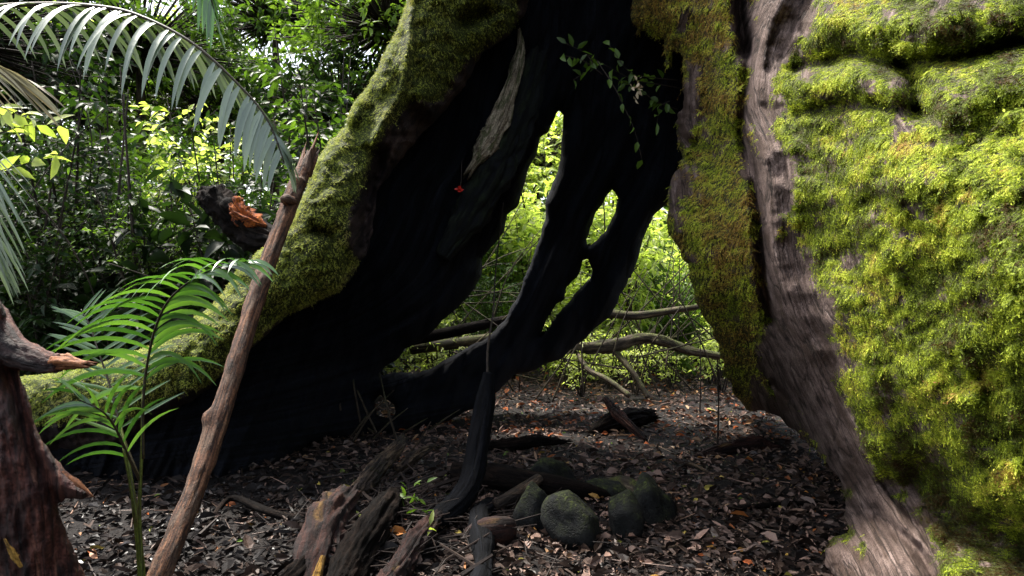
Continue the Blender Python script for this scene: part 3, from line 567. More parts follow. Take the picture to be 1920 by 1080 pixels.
# fire ring stones and logs
def stone(px, d, w, h, dp, label, seed, rot=0, zoff=0.):
    nlat, nlon = 28, 40; th = np.linspace(0, np.pi, nlat)[:, None]; ph = np.linspace(0, 2*np.pi, nlon, endpoint=False)[None]
    q = np.stack([np.sin(th)*np.cos(ph), np.sin(th)*np.sin(ph), np.cos(th)+0*ph], -1)
    rs = np.random.default_rng(seed*13); r = np.full(q.shape[:2], 1.12)
    for kk in range(8):
        pn = rs.normal(0, 1, 3); pn /= np.linalg.norm(pn); r = -np.logaddexp(-r*22, -22*rs.uniform(.62, .95)/np.clip(q@pn, .2, 1))/22
    r = r*1.2+.16*fbm(q*1.9+seed*9, 4)+.04*fbm(q*7+seed, 3); q = q*r[..., None]; q[..., 0] += .35*rs.uniform(-1, 1)*q[..., 2]
    V = q*np.array([w/2, dp/2, h*.6]); c, s = math.cos(rot), math.sin(rot)
    V = np.stack([V[..., 0]*c-V[..., 2]*s, V[..., 1], V[..., 0]*s+V[..., 2]*c], -1)
    b = gp(px, d); V = V.reshape(-1, 3)+np.array([0, 0, h*.42+zoff])
    i = np.arange(nlat-1)[:, None]*nlon; j = np.arange(nlon); k = (j+1) % nlon
    o = mk('stone', V, np.stack([i+j, i+nlon+j, i+nlon+k, i+k], -1).reshape(-1, 4), M['stone'], attrs={'grain': V}); o.location = b
    tag(o, label, 'stone', 'stones laid in a fire ring'); return o
stone(1008, 4.0, .21, .22, .19, 'tall heart shaped mossy stone at the left of the fire ring', 1, .0)
stone(1084, 3.78, .28, .20, .24, 'largest dark mossy stone at the front of the fire ring', 2, -.15)
stone(1168, 3.85, .18, .20, .19, 'narrow greenish stone just right of the largest fire ring stone', 3, .1)
stone(1215, 4.05, .28, .21, .22, 'dark sloping stone at the right end of the fire ring', 4, -.55)
stone(1030, 4.75, .28, .17, .24, 'low round stone with yellow green moss behind the fire ring', 5, 0)
stone(1150, 4.6, .3, .09, .2, 'flat grey stone half buried at the back of the fire ring', 6, -.2)
limb('charred_log', 'thick charred log lying across the back of the stone ring', 'log', [gp(850, 4.65, .1), gp(920, 4.6, .12), gp(1000, 4.5, .1), gp(1080, 4.45, .07), gp(1140, 4.5, .02)], [.085, .085, .07, .05, .035], 'debris', 18, rough=.2, seed=4)
limb('cut_branch', 'short grey branch with a broken end poking out left of the stones', 'branch', [gp(930, 4.1, .09), gp(958, 4.2, .1), gp(985, 4.3, .12), gp(1010, 4.42, .14)], [.034, .04, .043, .035], 'debris_pale', 14, rough=.12, seed=5)
limb('grey_driftwood', 'greyish lichen covered wood slab behind the right stones', 'wood slab', [gp(1120, 4.75, .05), gp(1170, 4.6, .07), gp(1215, 4.4, .05)], [.03, .06, .03], 'branch', 14, rough=.35, seed=15)
# logs and sticks on the floor
FL = [
 ('ground_log', 'dark log lying on the sunlit litter under the mossy branch', 'log', [(1110, 6.6, .03), (1150, 6.7, .09), (1190, 6.9, .1), (1222, 7.0, .1)], [.05, .1, .1, .06], 'debris'),
 ('wood_plank', 'reddish splintered plank leaning over the dark ground log', 'plank', [(1134, 6.7, .32), (1160, 6.55, .19), (1205, 6.35, .03)], [.03, .05, .03], 'redrot'),
 ('ground_log', 'low twisted log on the litter right of the charred pole', 'log', [(915, 6.0, .03), (960, 5.9, .06), (1010, 5.95, .08), (1060, 6.1, .03)], [.04, .06, .05, .02], 'debris'),
 ('bark_slab', 'reddish bark slab on the litter at the foot of the right buttress', 'bark', [(1290, 5.6, .01), (1350, 5.85, .04), (1420, 6.0, .05), (1450, 6.0, .03)], [.01, .05, .06, .03], 'redrot'),
 ('dead_limb', 'tan gnarled limb with a knobbly top lying at the left of the pole', 'limb', [(672, 4.25, .05), (690, 4.4, .09), (715, 4.75, .14), (742, 4.95, .2), (752, 5.1, .24)], [.05, .06, .055, .05, .035], 'debris_pale'),
 ('dead_limb', 'grey forked limb lying behind the tan knobbly limb', 'limb', [(745, 4.85, .08), (780, 5.05, .14), (815, 5.3, .17)], [.03, .04, .015], 'debris_pale'),
 ('rotting_log', 'thick smooth dark rotting log at the bottom of the debris heap', 'log', [(560, 2.75, -.03), (620, 3.05, .03), (680, 3.45, .06), (730, 3.9, .07), (752, 4.15, .03)], [.05, .075, .085, .08, .04], 'debris'),
 ('red_rotten_log', 'crumbling red rotten log between the smooth log and the pole', 'log', [(690, 3.0, .0), (735, 3.2, .05), (780, 3.5, .08), (820, 3.8, .07)], [.05, .06, .06, .03], 'redrot'),
 ('rotten_stump', 'short crumbling reddish stump at the left of the debris heap', 'stump', [(570, 3.1, -.05), (594, 3.4, .0), (620, 3.7, .05), (650, 3.95, .08)], [.07, .11, .12, .08], 'redrot'),
 ('yellow_rot_wood', 'splintered piece of bright yellow rotten wood at the bottom edge', 'wood', [(578, 2.9, .06), (592, 3.0, .12), (606, 3.08, .19)], [.015, .03, .012], 'yellowrot'),
 ('thin_root', 'long thin root snaking over the dark floor left of the debris', 'root', [(380, 3.9, .0), (430, 4.3, .05), (490, 4.1, .06), (540, 4.0, .03), (600, 3.95, .03), (660, 4.0, .01)], [.012, .02, .024, .024, .022, .016], 'debris'),
 ('grey_log', 'grey log half hidden in the dark at the bottom left', 'log', [(470, 2.95, -.01), (520, 3.1, .02), (570, 3.3, .03), (600, 3.5, .01)], [.05, .06, .055, .03], 'debris'),
 ('buried_log', 'brown log with a blunt end between the palm stems and leaning log', 'log', [(150, 2.8, .0), (210, 2.95, .04), (270, 3.05, .07), (292, 3.05, .09)], [.05, .06, .05, .035], 'debris'),
 ('pale_stick', 'pale stick crossing the litter near the bottom right', 'stick', [(1180, 3.55, .02), (1225, 3.6, .03), (1280, 3.62, .02)], [.004, .011, .007], 'debris_pale'),
 ('bent_stick', 'bent thin branch on the litter right of the dark ground log', 'stick', [(1262, 5.2, .01), (1290, 5.35, .04), (1330, 5.2, .02), (1352, 5.05, .02)], [.006, .013, .012, .006], 'debris_pale'),
 ('fallen_branch', 'dark fallen branch on the litter below the right buttress', 'branch', [(1300, 4.1, .01), (1400, 4.2, .03), (1480, 4.3, .03), (1570, 4.35, .02)], [.01, .017, .018, .01], 'debris'),
 ('grey_stick', 'thin straight stick rising out of the dark behind the debris', 'stick', [(760, 5.6, .02), (785, 5.7, .12), (808, 5.8, .26)], [.008, .009, .006], 'debris_pale'),
]
for k, (nm, lb, ct, pts, rr, mt) in enumerate(FL):
    limb(nm, lb, ct, [gp(*p) for p in pts], rr, mt, 56 if max(rr) > .03 else 8, rough=.34 if mt != 'debris' else .25, seed=20+k, n=None if max(rr) < .03 else 170, rag=.22, ridge=.42, jag=.05 if max(rr) > .04 else 0)
# small branches seen through the openings
t = thing('fallen_mossy_branch', 'thick mossy fallen branch with two hanging side limbs behind the hollow', 'branch', tuple(P(1200, 640, 8.8)))
mb = MB(); tube(mb, PL([(1040, 655, 8.6), (1090, 652, 8.7), (1150, 648, 8.8), (1200, 634, 8.8), (1245, 640, 8.7), (1290, 657, 8.6), (1350, 668, 8.5)]), [.05, .07, .085, .07, .065, .055, .045], 24, 140, .3, 31, rag=.2, ridge=.3); mb.build('limb', M['branch'], t)
mb = MB(); tube(mb, PL([(1150, 655, 8.8), (1180, 690, 8.6), (1200, 720, 8.5), (1215, 745, 8.4)]), [.035, .035, .03, .03], 8, 30, .25, 32); mb.build('side_limb', M['branch'], t)
mb = MB(); tube(mb, PL([(1080, 655, 8.7), (1100, 690, 8.4), (1140, 712, 8.1), (1180, 742, 7.9)]), [.025, .03, .03, .03], 8, 30, .25, 33); mb.build('side_limb', M['branch'], t)
limb('horizontal_branch', 'smooth grey branch running level above the thick mossy branch', 'branch', PL([(1080, 596, 8.6), (1135, 588, 8.7), (1190, 592, 8.7), (1250, 584, 8.7), (1310, 575, 8.6)]), [.04, .05, .05, .042, .03], 'branch', 12, rough=.15, seed=34)
limb('window_log', 'dark log crossing the lower end of the tall window', 'log', PL([(760, 640, 8.3), (830, 626, 8.4), (880, 615, 8.4), (945, 600, 8.5), (1000, 590, 8.5)]), [.06, .065, .065, .05, .04], 'debris', 12, rough=.15, seed=35)
limb('window_log', 'pale mossy log just below the dark one in the tall window', 'log', PL([(770, 655, 8.8), (850, 645, 8.8), (910, 636, 8.8), (980, 630, 8.8)]), [.07, .07, .07, .05], 'branch', 12, rough=.15, seed=36)
for k in range(52):
    px = (rng.uniform(860, 1010) if k % 3 == 0 else rng.uniform(1060, 1330)); py = rng.uniform(480, 690); d = rng.uniform(8.3, 9.6); a_ = rng.normal(.9, .5)*(1 if rng.random() < .7 else -1); L = rng.uniform(.5, 1.5)
    b = Vector(P(px, py, d)); e = b+Vector((math.sin(a_)*L, rng.normal(0, .3), math.cos(a_)*L)); b = Vector((b.x-math.sin(a_)*L*.6, b.y, max(.0, b.z-math.cos(a_)*L)))
    limb('thin_branch', 'thin pale bare branch crossing the sunlit opening', 'branch', [b, (b+e)/2+Vector((rng.normal(0, .06), 0, rng.normal(0, .06))), e], [.011, .008, .004], 'branch', 5, 'thin branches behind the hollow', n=14)
for k in range(14):
    px = rng.uniform(620, 800); d = rng.uniform(6.0, 6.7); b = gp(px, d, .01); a_ = rng.uniform(-1.1, 1.1); L = rng.uniform(.25, .75)
    limb('dead_twig', 'thin dead twig leaning on the foot of the black inner wall', 'twig', [b, b+Vector((math.sin(a_)*L*.5, -.05, math.cos(a_)*L*.6)), b+Vector((math.sin(a_)*L, .1, math.cos(a_)*L))], [.011, .008, .004], 'branch', 6, 'dead twigs at the foot of the charred wall', rough=.2, n=14)
# broken limb with orange rot
t = thing('rotten_limb', 'black broken limb with a crumbling orange end on top of the buttress', 'limb', tuple(P(450, 400, 5.6)))
mb = MB(); tube(mb, PL([(384, 362, 5.5), (402, 374, 5.45), (430, 398, 5.4), (470, 432, 5.35), (520, 450, 5.2)]), [.06, .11, .12, .12, .07], 40, 90, .6, 41, jag=.05, rag=.45, ridge=.2); mb.build('limb', M['debris'], t)
mb = MB(); tube(mb, PL([(438, 384, 5.34), (452, 402, 5.27), (474, 414, 5.22), (500, 424, 5.2)]), [.06, .085, .055, .008], 36, 80, .8, 42, rag=.7, ridge=.4); mb.build('rotten_end', M['orange'], t)

# ------------------------------------------------------------------ palms
def frond(mb, pts, n, lens, wid, dA, dB, fwd=.35, droop=.5, r=(.008, .002), mbr=None, t0=.1, curl=5, twist=0, jit=.08, vr=(0, 1)):
    C = catmull([tuple(p) for p in pts], 60); T, _, _ = frames(C)
    tube(mbr, pts, [r[0], r[1]], 6, 60, 0)
    dA = np.array(dA, float); dB = np.array(dB, float); g = np.array([0, 0, -1.])
    for side, dS in ((0, dA), (1, dB)):
        for q in range(n):
            tt = t0+(1-t0)*(q+.5*side)/n; ii = min(59, int(tt*59)); base = C[ii]; L = np.interp(tt, np.linspace(0, 1, len(lens)), lens)*rng.uniform(.9, 1.1)
            d = dS+T[ii]*fwd*(1+tt*1.2)+rng.normal(0, jit, 3); d /= np.linalg.norm(d); w_ = wid*min(1, L/lens[len(lens)//2]+.3)*rng.uniform(.85, 1.1)
            K = 8; s_ = np.linspace(0, 1, K); path = [base]; dr = droop*rng.uniform(.8, 1.25)
            for a in s_[1:]:
                d = d+g*dr*2/K; d /= np.linalg.norm(d); path.append(path[-1]+d*L/(K-1))
            path = np.array(path); Tn = np.gradient(path, axis=0); Tn /= np.linalg.norm(Tn, axis=1)[:, None]
            sd_ = np.cross(Tn, np.cross(dS if abs(np.dot(dS/np.linalg.norm(dS), T[ii])) < .9 else g, T[ii])); 
            up = np.cross(Tn, T[ii]*1.0+0*Tn); up /= np.linalg.norm(up, axis=1)[:, None]+1e-9
            lat = np.cross(up, Tn); lat /= np.linalg.norm(lat, axis=1)[:, None]+1e-9
            wprof = np.interp(s_, [0, .08, .3, .65, .9, 1], [.35, .75, 1, .8, .35, .02])*w_*.5
            V = np.stack([path+lat*wprof[:, None]+up*wprof[:, None]*.3, path, path-lat*wprof[:, None]+up*wprof[:, None]*.3], 1).reshape(-1, 3)
            i_ = np.arange(K-1)[:, None]*3; F = np.concatenate([i_+np.array([0, 1, 4, 3]), i_+np.array([1, 2, 5, 4])])
            mb.add(V, F, leafv=np.tile([rng.uniform(*vr), rng.random(), 0], (len(V), 1)))
# big arching frond, upper left
t = thing('palm_frond', 'large arching palm frond with silvery drooping leaflets at the upper left', 'palm frond', tuple(P(0, 45, 3.4)))
a, r_ = MB(), MB()
frond(a, PL([(-120, 20, 3.5), (60, 8, 3.4), (180, 12, 3.3), (262, 30, 3.25), (362, 82, 3.2), (460, 172, 3.2), (505, 232, 3.2), (533, 305, 3.2)]), 40, [.30, .34, .38, .38, .35, .3, .25, .17], .030, (-.7, -.42, -.1), (.5, .45, -.1), .35, 1.0, (.012, .003), r_, .02)
r_.build('rib', M['rachis_dark'], t); a.build('leaflets', M['frond_big'], t)
t = thing('palm_frond', 'pale dried palm frond drooping in from the left edge', 'palm frond', tuple(P(-60, 90, 2.9)))
a, r_ = MB(), MB()
frond(a, PL([(-260, 60, 3.0), (-120, 90, 2.9), (-40, 110, 2.8), (20, 140, 2.8)]), 16, [.4, .42, .36, .25], .016, (.9, -.1, -.1), (.75, .2, -.45), .4, .32, (.01, .003), r_, .1, vr=(.2, 1))
r_.build('rib', M['rachis_dark'], t); a.build('leaflets', M['frond_dry'], t)
t = thing('palm_frond', 'grey green palm frond with long narrow leaflets low at the left edge', 'palm frond', tuple(P(-60, 300, 2.7)))
a, r_ = MB(), MB()
frond(a, PL([(-160, 120, 2.8), (-60, 260, 2.7), (-40, 380, 2.7), (-30, 470, 2.7)]), 16, [.38, .36, .32, .25], .012, (.85, -.1, -.35), (.7, .3, -.3), .4, .35, (.01, .003), r_, .1)
r_.build('rib', M['rachis_dark'], t); a.build('leaflets', M['frond_big'], t)
t = thing('palm_frond', 'dark green palm frond hanging down from the top edge', 'palm frond', tuple(P(380, -120, 4.6)))
a, r_ = MB(), MB()
frond(a, PL([(330, -220, 4.6), (360, -120, 4.6), (385, -40, 4.6), (402, 20, 4.6)]), 14, [.4, .4, .36, .25], .03, (-.4, -.2, -.7), (.4, .2, -.7), .6, .4, (.012, .003), r_, .1)
r_.build('rib', M['rachis_dark'], t); a.build('leaflets', M['frond_new'], t)
# young palm in the foreground
root = gp(268, 2.6)
t = thing('young_palm', 'slender young palm with bright green fronds in front of the dark hollow', 'palm', tuple(root))
FR = [ # rachis points, leaflet count, lengths, width, dirA, dirB
 ([(268, 860, 2.6), (268, 760, 2.6), (275, 690, 2.6), (290, 620, 2.56), (315, 565, 2.5), (360, 525, 2.44), (420, 498, 2.4), (485, 488, 2.38)], 22, [.2, .26, .33, .36, .3, .22, .18, .12], .02, (-.85, -.45, .25), (.6, -.2, .35), .3, .85),
 ([(262, 900, 2.68), (232, 820, 2.75), (205, 720, 2.85), (185, 660, 2.9), (168, 610, 2.95), (152, 580, 2.98)], 15, [.2, .24, .26, .25, .2, .1], .015, (-.9, 0, .1), (.9, .1, .25), .3, .12),
 ([(262, 900, 2.6), (238, 850, 2.55), (215, 800, 2.5), (190, 770, 2.45), (150, 750, 2.42)], 9, [.1, .22, .26, .22, .12], .015, (-.5, -.5, .3), (.5, .2, .3), .5, .7),
]
for (pts, n, ls, wd, dA, dB, fw, dr) in FR:
    a, r_ = MB(), MB(); frond(a, PL(pts), n, ls, wd, dA, dB, fw, dr, (.006, .002), r_, .22, jit=.1)
    f = r_.build('frond', M['rachis_dark'], t); o = a.build('leaflets', M['frond_new'], None); o.parent = f
for pts in ([(268, 1250, 2.6), (266, 1080, 2.6), (261, 960, 2.6), (266, 850, 2.6), (268, 740, 2.6)], [(270, 1250, 2.62), (268, 1080, 2.62), (255, 960, 2.64), (238, 850, 2.7), (226, 800, 2.75)], [(262, 1250, 2.6), (262, 1080, 2.6), (250, 950, 2.56), (232, 840, 2.54)]):
    pts = PL(pts); pts[0].z = root.z-.02
    mb = MB(); tube(mb, pts, [.012, .0085, .006, .0045], 8, 30, .05); mb.build('stem', M['greenstem'], t)

# ------------------------------------------------------------------ twigs with leaves
def leafy(name, label, cat, lines, mat, nleaf, ln, wd, dirb=(0, 0, 0), group=None, stem='twig', r=.004, vr=None, extra=None):
    t = thing(name, label, cat, tuple(P(*lines[0][0])), group)
    s = MB(); l = MB()
    for q, line in enumerate(lines):
        pts = PL(line); tube(s, pts, [r, r*.4], 5, 20, 0)
        C = catmull([tuple(p) for p in pts], 40); T = frames(C)[0]; m = nleaf if isinstance(nleaf, int) else nleaf[q]
        ii = np.clip((np.linspace(.2, 1, m)*39).astype(int), 0, 39)
        d = T[ii]*.6+rdir(m)*.8+np.array(dirb); leaves(l, C[ii], d, rdir(m, (.1, 1)), ln*rng.uniform(.7, 1.2, m), wd*rng.uniform(.8, 1.2, m), rng.uniform(0, .4, m))
    s.build('stem', M[stem], t); l.build('foliage', M[mat], t); return t
t = leafy('leafy_twig', 'thin leafy twig with a dried cream blossom hanging in the dark hollow', 'twig',
  [[(1275, 165, 4.9), (1235, 158, 4.8), (1190, 150, 4.7), (1140, 125, 4.6), (1095, 98, 4.5), (1062, 82, 4.45)], [(1120, 115, 4.55), (1150, 160, 4.5), (1170, 200, 4.5), (1190, 245, 4.5), (1204, 300, 4.5)], [(1270, 205, 4.9), (1230, 190, 4.8), (1195, 165, 4.7), (1160, 150, 4.6)], [(1130, 140, 4.55), (1095, 115, 4.5), (1055, 103, 4.45)], [(1270, 150, 4.85), (1220, 145, 4.75), (1180, 135, 4.65), (1143, 85, 4.6)], [(1255, 190, 4.8), (1238, 200, 4.75), (1232, 230, 4.7)], [(1100, 100, 4.5), (1110, 125, 4.5), (1075, 150, 4.5)]],
  'leaf_mid', [16, 7, 14, 7, 12, 5, 6], .075, .036, (0, 0, -.1), r=.004)
l = MB(); q = 16; leaves(l, P(1194, 168, 4.6)+rng.normal(0, 1, (q, 3))*np.array([.02, .02, .035]), rdir(q), rdir(q), .04, .02); l.build('blossom', M['blossom'], t)
l = MB(); q = 12; tt = thing('red_flower', 'small red flower hanging against the black inside wall', 'flower', tuple(P(862, 357, 4.9)))
leaves(l, P(862, 357, 4.9)+rng.normal(0, 1, (q, 3))*.008, rdir(q), rdir(q), .03, .016); l.build('petals', M['flower'], tt)
l = MB(); tube(l, PL([(866, 300, 4.95), (865, 335, 4.92), (862, 357, 4.9)]), [.002, .0015], 5, 10); l.build('stem', M['twig'], tt)
leafy('leafy_sprig', 'bright green leafy sprig in front of dry fronds at the left edge', 'sprig', [[(-40, 190, 3.1), (0, 200, 3.1), (35, 215, 3.1), (60, 225, 3.1)], [(-40, 260, 3.1), (0, 250, 3.1), (50, 235, 3.1), (110, 235, 3.1)], [(-30, 330, 3.1), (20, 315, 3.1), (70, 300, 3.1), (105, 290, 3.1)], [(-40, 215, 3.1), (-5, 210, 3.1), (20, 240, 3.1)]], 'leaf_bright', [7, 8, 7, 5], .105, .04, (.1, 0, -.3), r=.003)
leafy('grass_tuft', 'wilted clump of yellow green leaves on the debris heap', 'plant', [[(740, 930, 3.9), (770, 915, 3.85), (800, 905, 3.8)], [(745, 925, 3.9), (775, 950, 3.8), (795, 960, 3.7)], [(740, 940, 3.9), (765, 930, 3.8), (785, 935, 3.75)]], 'leaf_mid', [5, 6, 5], .07, .02, (0, -.1, .1), r=.003)
leafy('seedling', 'tiny seedling with two green leaves at the foot of the pole', 'seedling', [[(802, 1008, 3.35), (803, 995, 3.35), (806, 985, 3.35)]], 'leaf_bright', 3, .07, .022, (.3, -.1, .3), r=.002)
for k, (px, d, hh, lb) in enumerate([(1312, 7.6, .9, 'thin bare stem standing on the sunlit litter'), (1345, 6.0, .75, 'thin bare upright stem nearest the right buttress'), (700, 7.5, .5, 'thin bare upright stem in the gap under the hollow')]):
    b = gp(px, d, -.01); limb('bare_stem', lb, 'stem', [b, b+Vector((.01, 0, hh*.5)), b+Vector((.0, 0, hh))], [.009, .006, .004], 'twig', 6)

# ------------------------------------------------------------------ shrubs, saplings and trees behind
def shrub_proto(h, w, ntw, nl, ln, wd, lo=.15, arch=.3):
    s = MB(); l = MB(); ns = 7
    tips = []
    for q in range(ns):
        a = rng.random()*6.28; r = w*.5*rng.uniform(.1, .7); hh = h*rng.uniform(.6, 1)
        pts = [(rng.normal(0, .05), rng.normal(0, .05), 0), (r*.4*math.cos(a), r*.4*math.sin(a), hh*.4), (r*math.cos(a)+rng.normal(0, .08), r*math.sin(a)+rng.normal(0, .08), hh)]
        tube(s, pts, [.018*h/2, .012*h/2, .004], 5, 14, 0); tips.append(catmull(pts, 20))
    tips = np.array(tips)
    qi = rng.integers(0, ns, ntw); tj = np.clip((rng.beta(2, 1.3, ntw)*(1-lo)+lo)*19, 0, 19).astype(int)
    b = tips[qi, tj]; d = rdir(ntw, (-.3, .8)); L = w*.32*rng.uniform(.3, 1.1, ntw); e = b+d*L[:, None]-np.array([0, 0, 1])*L[:, None]*arch*.4
    sticks(s, b, e, .004, .0015, 3)
    k = np.arange(nl)/nl*.8+.2
    bb = (b[:, None]+(e-b)[:, None]*k[None, :, None]).reshape(-1, 3); sd_ = np.cross(np.repeat(d, nl, 0), [0, 0, 1.])*np.tile(np.where(np.arange(nl) % 2, 1, -1), ntw)[:, None]
    m = len(bb); dl = np.repeat(d, nl, 0)*.5+sd_*.8+rng.normal(0, .35, (m, 3))-np.array([0, 0, .25])
    leaves(l, bb, dl, rdir(m, (.2, 1))+np.array([0, 0, .4]), ln*rng.uniform(.6, 1.25, m), wd*rng.uniform(.7, 1.2, m), rng.uniform(0, .5, m), .2, np.clip(np.repeat(rng.random(ntw), nl)*.6+rng.random(m)*.4, 0, 1))
    return s, l
PR = {}
def proto(key, mat, *a, **k):
    s, l = shrub_proto(*a, **k); st = s.build('stems', M['twig']); fo = l.build('foliage', M[mat])
    PR[key] = (st.data, fo.data); bpy.data.objects.remove(st); bpy.data.objects.remove(fo)
proto('dark1', 'leaf_dark', 2.4, 1.9, 330, 8, .12, .05); proto('dark2', 'leaf_dark', 3.2, 2.0, 360, 8, .10, .045)
proto('mid1', 'leaf_mid', 2.2, 1.8, 300, 8, .11, .045); proto('mid2', 'leaf_mid', 3.4, 2.2, 340, 8, .12, .05)
proto('bright1', 'leaf_bright', 2.2, 1.8, 230, 8, .14, .06); proto('bright2', 'leaf_bright', 3.2, 2.0, 250, 8, .13, .052)
proto('sparse', 'leaf_bright', 1.6, 1.4, 70, 6, .08, .03, lo=.3)
def place(name, key, x, y, sc_, label, cat, group, rz=None, zs=1.):
    t = thing(name, label, cat, (x, y, float(ground_z(x, y))-.03), group); t.rotation_euler = (rng.normal(0, .06), rng.normal(0, .06), rng.random()*6.28 if rz is None else rz); t.scale = (sc_, sc_, sc_*zs)
    for nm, me in zip(('stem', 'foliage'), PR[key]):
        o = bpy.data.objects.new(nm, me); COL.objects.link(o); o.parent = t
    return t
LB = {'dark': 'dense glossy dark green shrub behind the leaning log on the left', 'mid': 'mid green leafy shrub further back on the left', 'bright': 'sunlit yellow green shrub seen through the openings of the hollow', 'back': 'tall light green shrub at the back of the clearing'}
def xat(px, d): return (px-960)/FPX*d
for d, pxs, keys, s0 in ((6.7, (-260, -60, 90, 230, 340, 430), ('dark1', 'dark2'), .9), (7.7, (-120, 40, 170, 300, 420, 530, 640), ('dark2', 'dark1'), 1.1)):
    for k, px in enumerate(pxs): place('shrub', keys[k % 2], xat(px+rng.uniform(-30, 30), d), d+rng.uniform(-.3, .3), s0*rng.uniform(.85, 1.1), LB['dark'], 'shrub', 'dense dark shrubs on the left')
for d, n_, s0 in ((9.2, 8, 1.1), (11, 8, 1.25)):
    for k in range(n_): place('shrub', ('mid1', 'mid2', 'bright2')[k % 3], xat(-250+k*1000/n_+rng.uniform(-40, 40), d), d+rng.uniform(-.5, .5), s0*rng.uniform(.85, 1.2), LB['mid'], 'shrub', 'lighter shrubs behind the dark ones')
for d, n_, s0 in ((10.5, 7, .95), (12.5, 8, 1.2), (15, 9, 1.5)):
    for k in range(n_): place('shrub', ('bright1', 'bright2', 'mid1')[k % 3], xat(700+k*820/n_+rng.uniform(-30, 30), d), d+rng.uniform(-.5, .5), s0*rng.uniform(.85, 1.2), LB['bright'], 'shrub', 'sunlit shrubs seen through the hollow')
for k in range(12): 
    d = rng.uniform(8.9, 10.2); place('seedling_shrub', 'sparse', xat(rng.uniform(740, 1400), d), d, rng.uniform(.5, .9), 'small sparse bright green bush on the sunlit litter', 'bush', 'small sparse bushes behind the hollow')
# saplings: long thin dark stems
for k in range(16):
    d = rng.uniform(6.2, 8.5); px = rng.uniform(-40, 520); b = gp(px, d, -.02); h_ = rng.uniform(1.6, 3.2); ax, ay = rng.normal(0, .35), rng.normal(0, .3)
    limb('sapling_stem', 'slender dark bare stem rising among the left shrubs', 'sapling', [b, b+Vector((ax*.4, ay*.4, h_*.5)), b+Vector((ax, ay, h_))], [.022, .015, .006], 'twig', 7, 'bare stems among the left shrubs', rough=.1, seed=60+k)
proto('big', 'leaf_dark', 2.0, 1.7, 120, 6, .2, .09); proto('fine', 'leaf_mid', 2.6, 1.9, 420, 9, .06, .024)
for k in range(9):
    d = rng.uniform(6.0, 8.2); px = (-80, 40, 120, 210, 300, 370, 450, 330, 160)[k]; place('shrub', ('big', 'fine')[k % 2], xat(px, d), d, rng.uniform(.8, 1.15), ('broad leaved dark shrub', 'fine leaved airy shrub')[k % 2]+' among the glossy shrubs on the left', 'shrub', ('broad leaved shrubs on the left', 'fine leaved shrubs on the left')[k % 2])
for k in range(34):
    d = rng.uniform(5.9, 8.2); px = rng.uniform(-60, 620); b = gp(px, d, rng.uniform(0, 1.6)); L = rng.uniform(.8, 2.4); a_ = rng.uniform(-1.2, 1.2)
    e = b+Vector((math.sin(a_)*L, rng.normal(0, .3), math.cos(a_)*L)); m_ = (b+e)/2+Vector((rng.normal(0, .15), 0, rng.normal(0, .15)))
    limb('vine', 'thin dark vine crossing through the left shrubs', 'vine', [b, m_, e], [.006, .006, .004], 'twig', 5, 'thin vines in the left shrubs', n=14)
# trees with trunks and crowns behind
def crown_proto(mat, R_, nt_, nl, ln, wd):
    s = MB(); l = MB(); c = rdir(nt_, (-.6, 1))*(rng.random(nt_)**.4)[:, None]*np.array([R_, R_, R_*.75])
    c = c*(1+.35*fbm(c/R_*1.5, 2))[:, None]; d = c/np.linalg.norm(c, axis=1)[:, None]*.6+rdir(nt_)*.7; e = c+d*.35
    sticks(s, c*.2, c, .02, .006, 4); sticks(s, c, e, .006, .002, 3)
    k = np.arange(nl)/nl*.9+.1; bb = (c[:, None]+(e-c)[:, None]*k[None, :, None]).reshape(-1, 3); m = len(bb)
    leaves(l, bb, np.repeat(d, nl, 0)*.5+rdir(m)-np.array([0, 0, .2]), rdir(m, (.2, 1)), ln*rng.uniform(.6, 1.2, m), wd*rng.uniform(.7, 1.2, m), rng.uniform(0, .4, m), .2, np.clip(np.repeat(rng.random(nt_), nl)*.6+rng.random(m)*.4, 0, 1))
    return s, l
CR = []
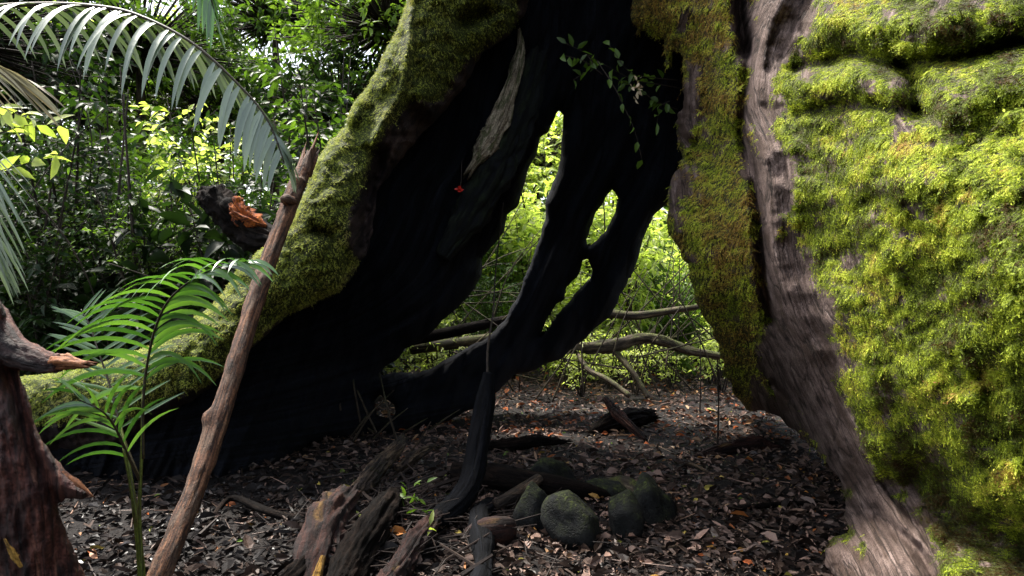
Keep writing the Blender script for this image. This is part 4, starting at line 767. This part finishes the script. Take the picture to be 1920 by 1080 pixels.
for mt in ('leaf_mid', 'leaf_dark', 'leaf_bright'):
    s, l = crown_proto(mt, 1.7, 520, 9, .15, .06); a = s.build('branches', M['twig']); b = l.build('crown', M[mt]); CR.append((a.data, b.data)); bpy.data.objects.remove(a); bpy.data.objects.remove(b)
mb = MB(); tube(mb, [(0, 0, 0), (.08, .0, 2), (-.05, .05, 4), (0, 0, 6.2)], [.14, .11, .09, .05], 12, 60, .15, 70); tr = mb.build('trunk', M['branch']); TRM = tr.data; bpy.data.objects.remove(tr)
TL = [(730, 13, 0, 6.0), (-200, 12, 1, 5.2), (40, 13.5, 1, 5.0), (260, 12.5, 0, 5.4), (420, 15, 0, 5.0), (518, 17, 0, 7.6), (640, 14, 1, 4.6), (150, 18, 2, 7.0), (700, 20, 0, 6.2), (860, 17, 2, 4.2), (1000, 18, 2, 4.6), (1150, 19, 2, 5.0), (1300, 18, 2, 4.8), (1460, 17, 0, 4.6), (-420, 17, 0, 6.0), (930, 24, 2, 6.0), (1200, 25, 0, 6.5), (-100, 9.5, 1, 4.6), (330, 20, 2, 7.5)]
for px, d, kd, zc in TL:
    x = xat(px, d); t = thing('tree', 'leafy slim forest tree standing behind the shrubs', 'tree', (x, d, -.1), 'slim forest trees behind the shrubs'); t.rotation_euler = (0, 0, rng.random()*6.28)
    o = bpy.data.objects.new('trunk', TRM); COL.objects.link(o); o.parent = t; o.scale = (1, 1, zc/5.6)
    for nm, me in zip(('branches', 'crown'), CR[kd]):
        o = bpy.data.objects.new(nm, me); COL.objects.link(o); o.parent = t; o.location = (0, 0, zc); o.scale = (1.15, 1.15, 1)
# far wood: one mass
l = MB(); n = 26000; an = rng.uniform(-.95, .95, n); rr = rng.uniform(26, 38, n); zt = 7.8+3*fbm(np.stack([an*6, rr*0, rr*0+2], -1), 4); zz = rng.random(n)*zt
bx_ = np.stack([np.sin(an)*rr, np.cos(an)*rr, zz], -1); leaves(l, bx_, rdir(n), rdir(n, (0, 1)), rng.uniform(.3, .65, n), rng.uniform(.2, .35, n), .2, .2, np.clip(.5+.4*fbm(bx_*.5, 3)+rng.normal(0, .15, n), 0, 1))
tag(l.build('far_wood', M['leaf_mid'], smooth=False), 'distant mass of green forest foliage closing the view', 'forest', kind='stuff')
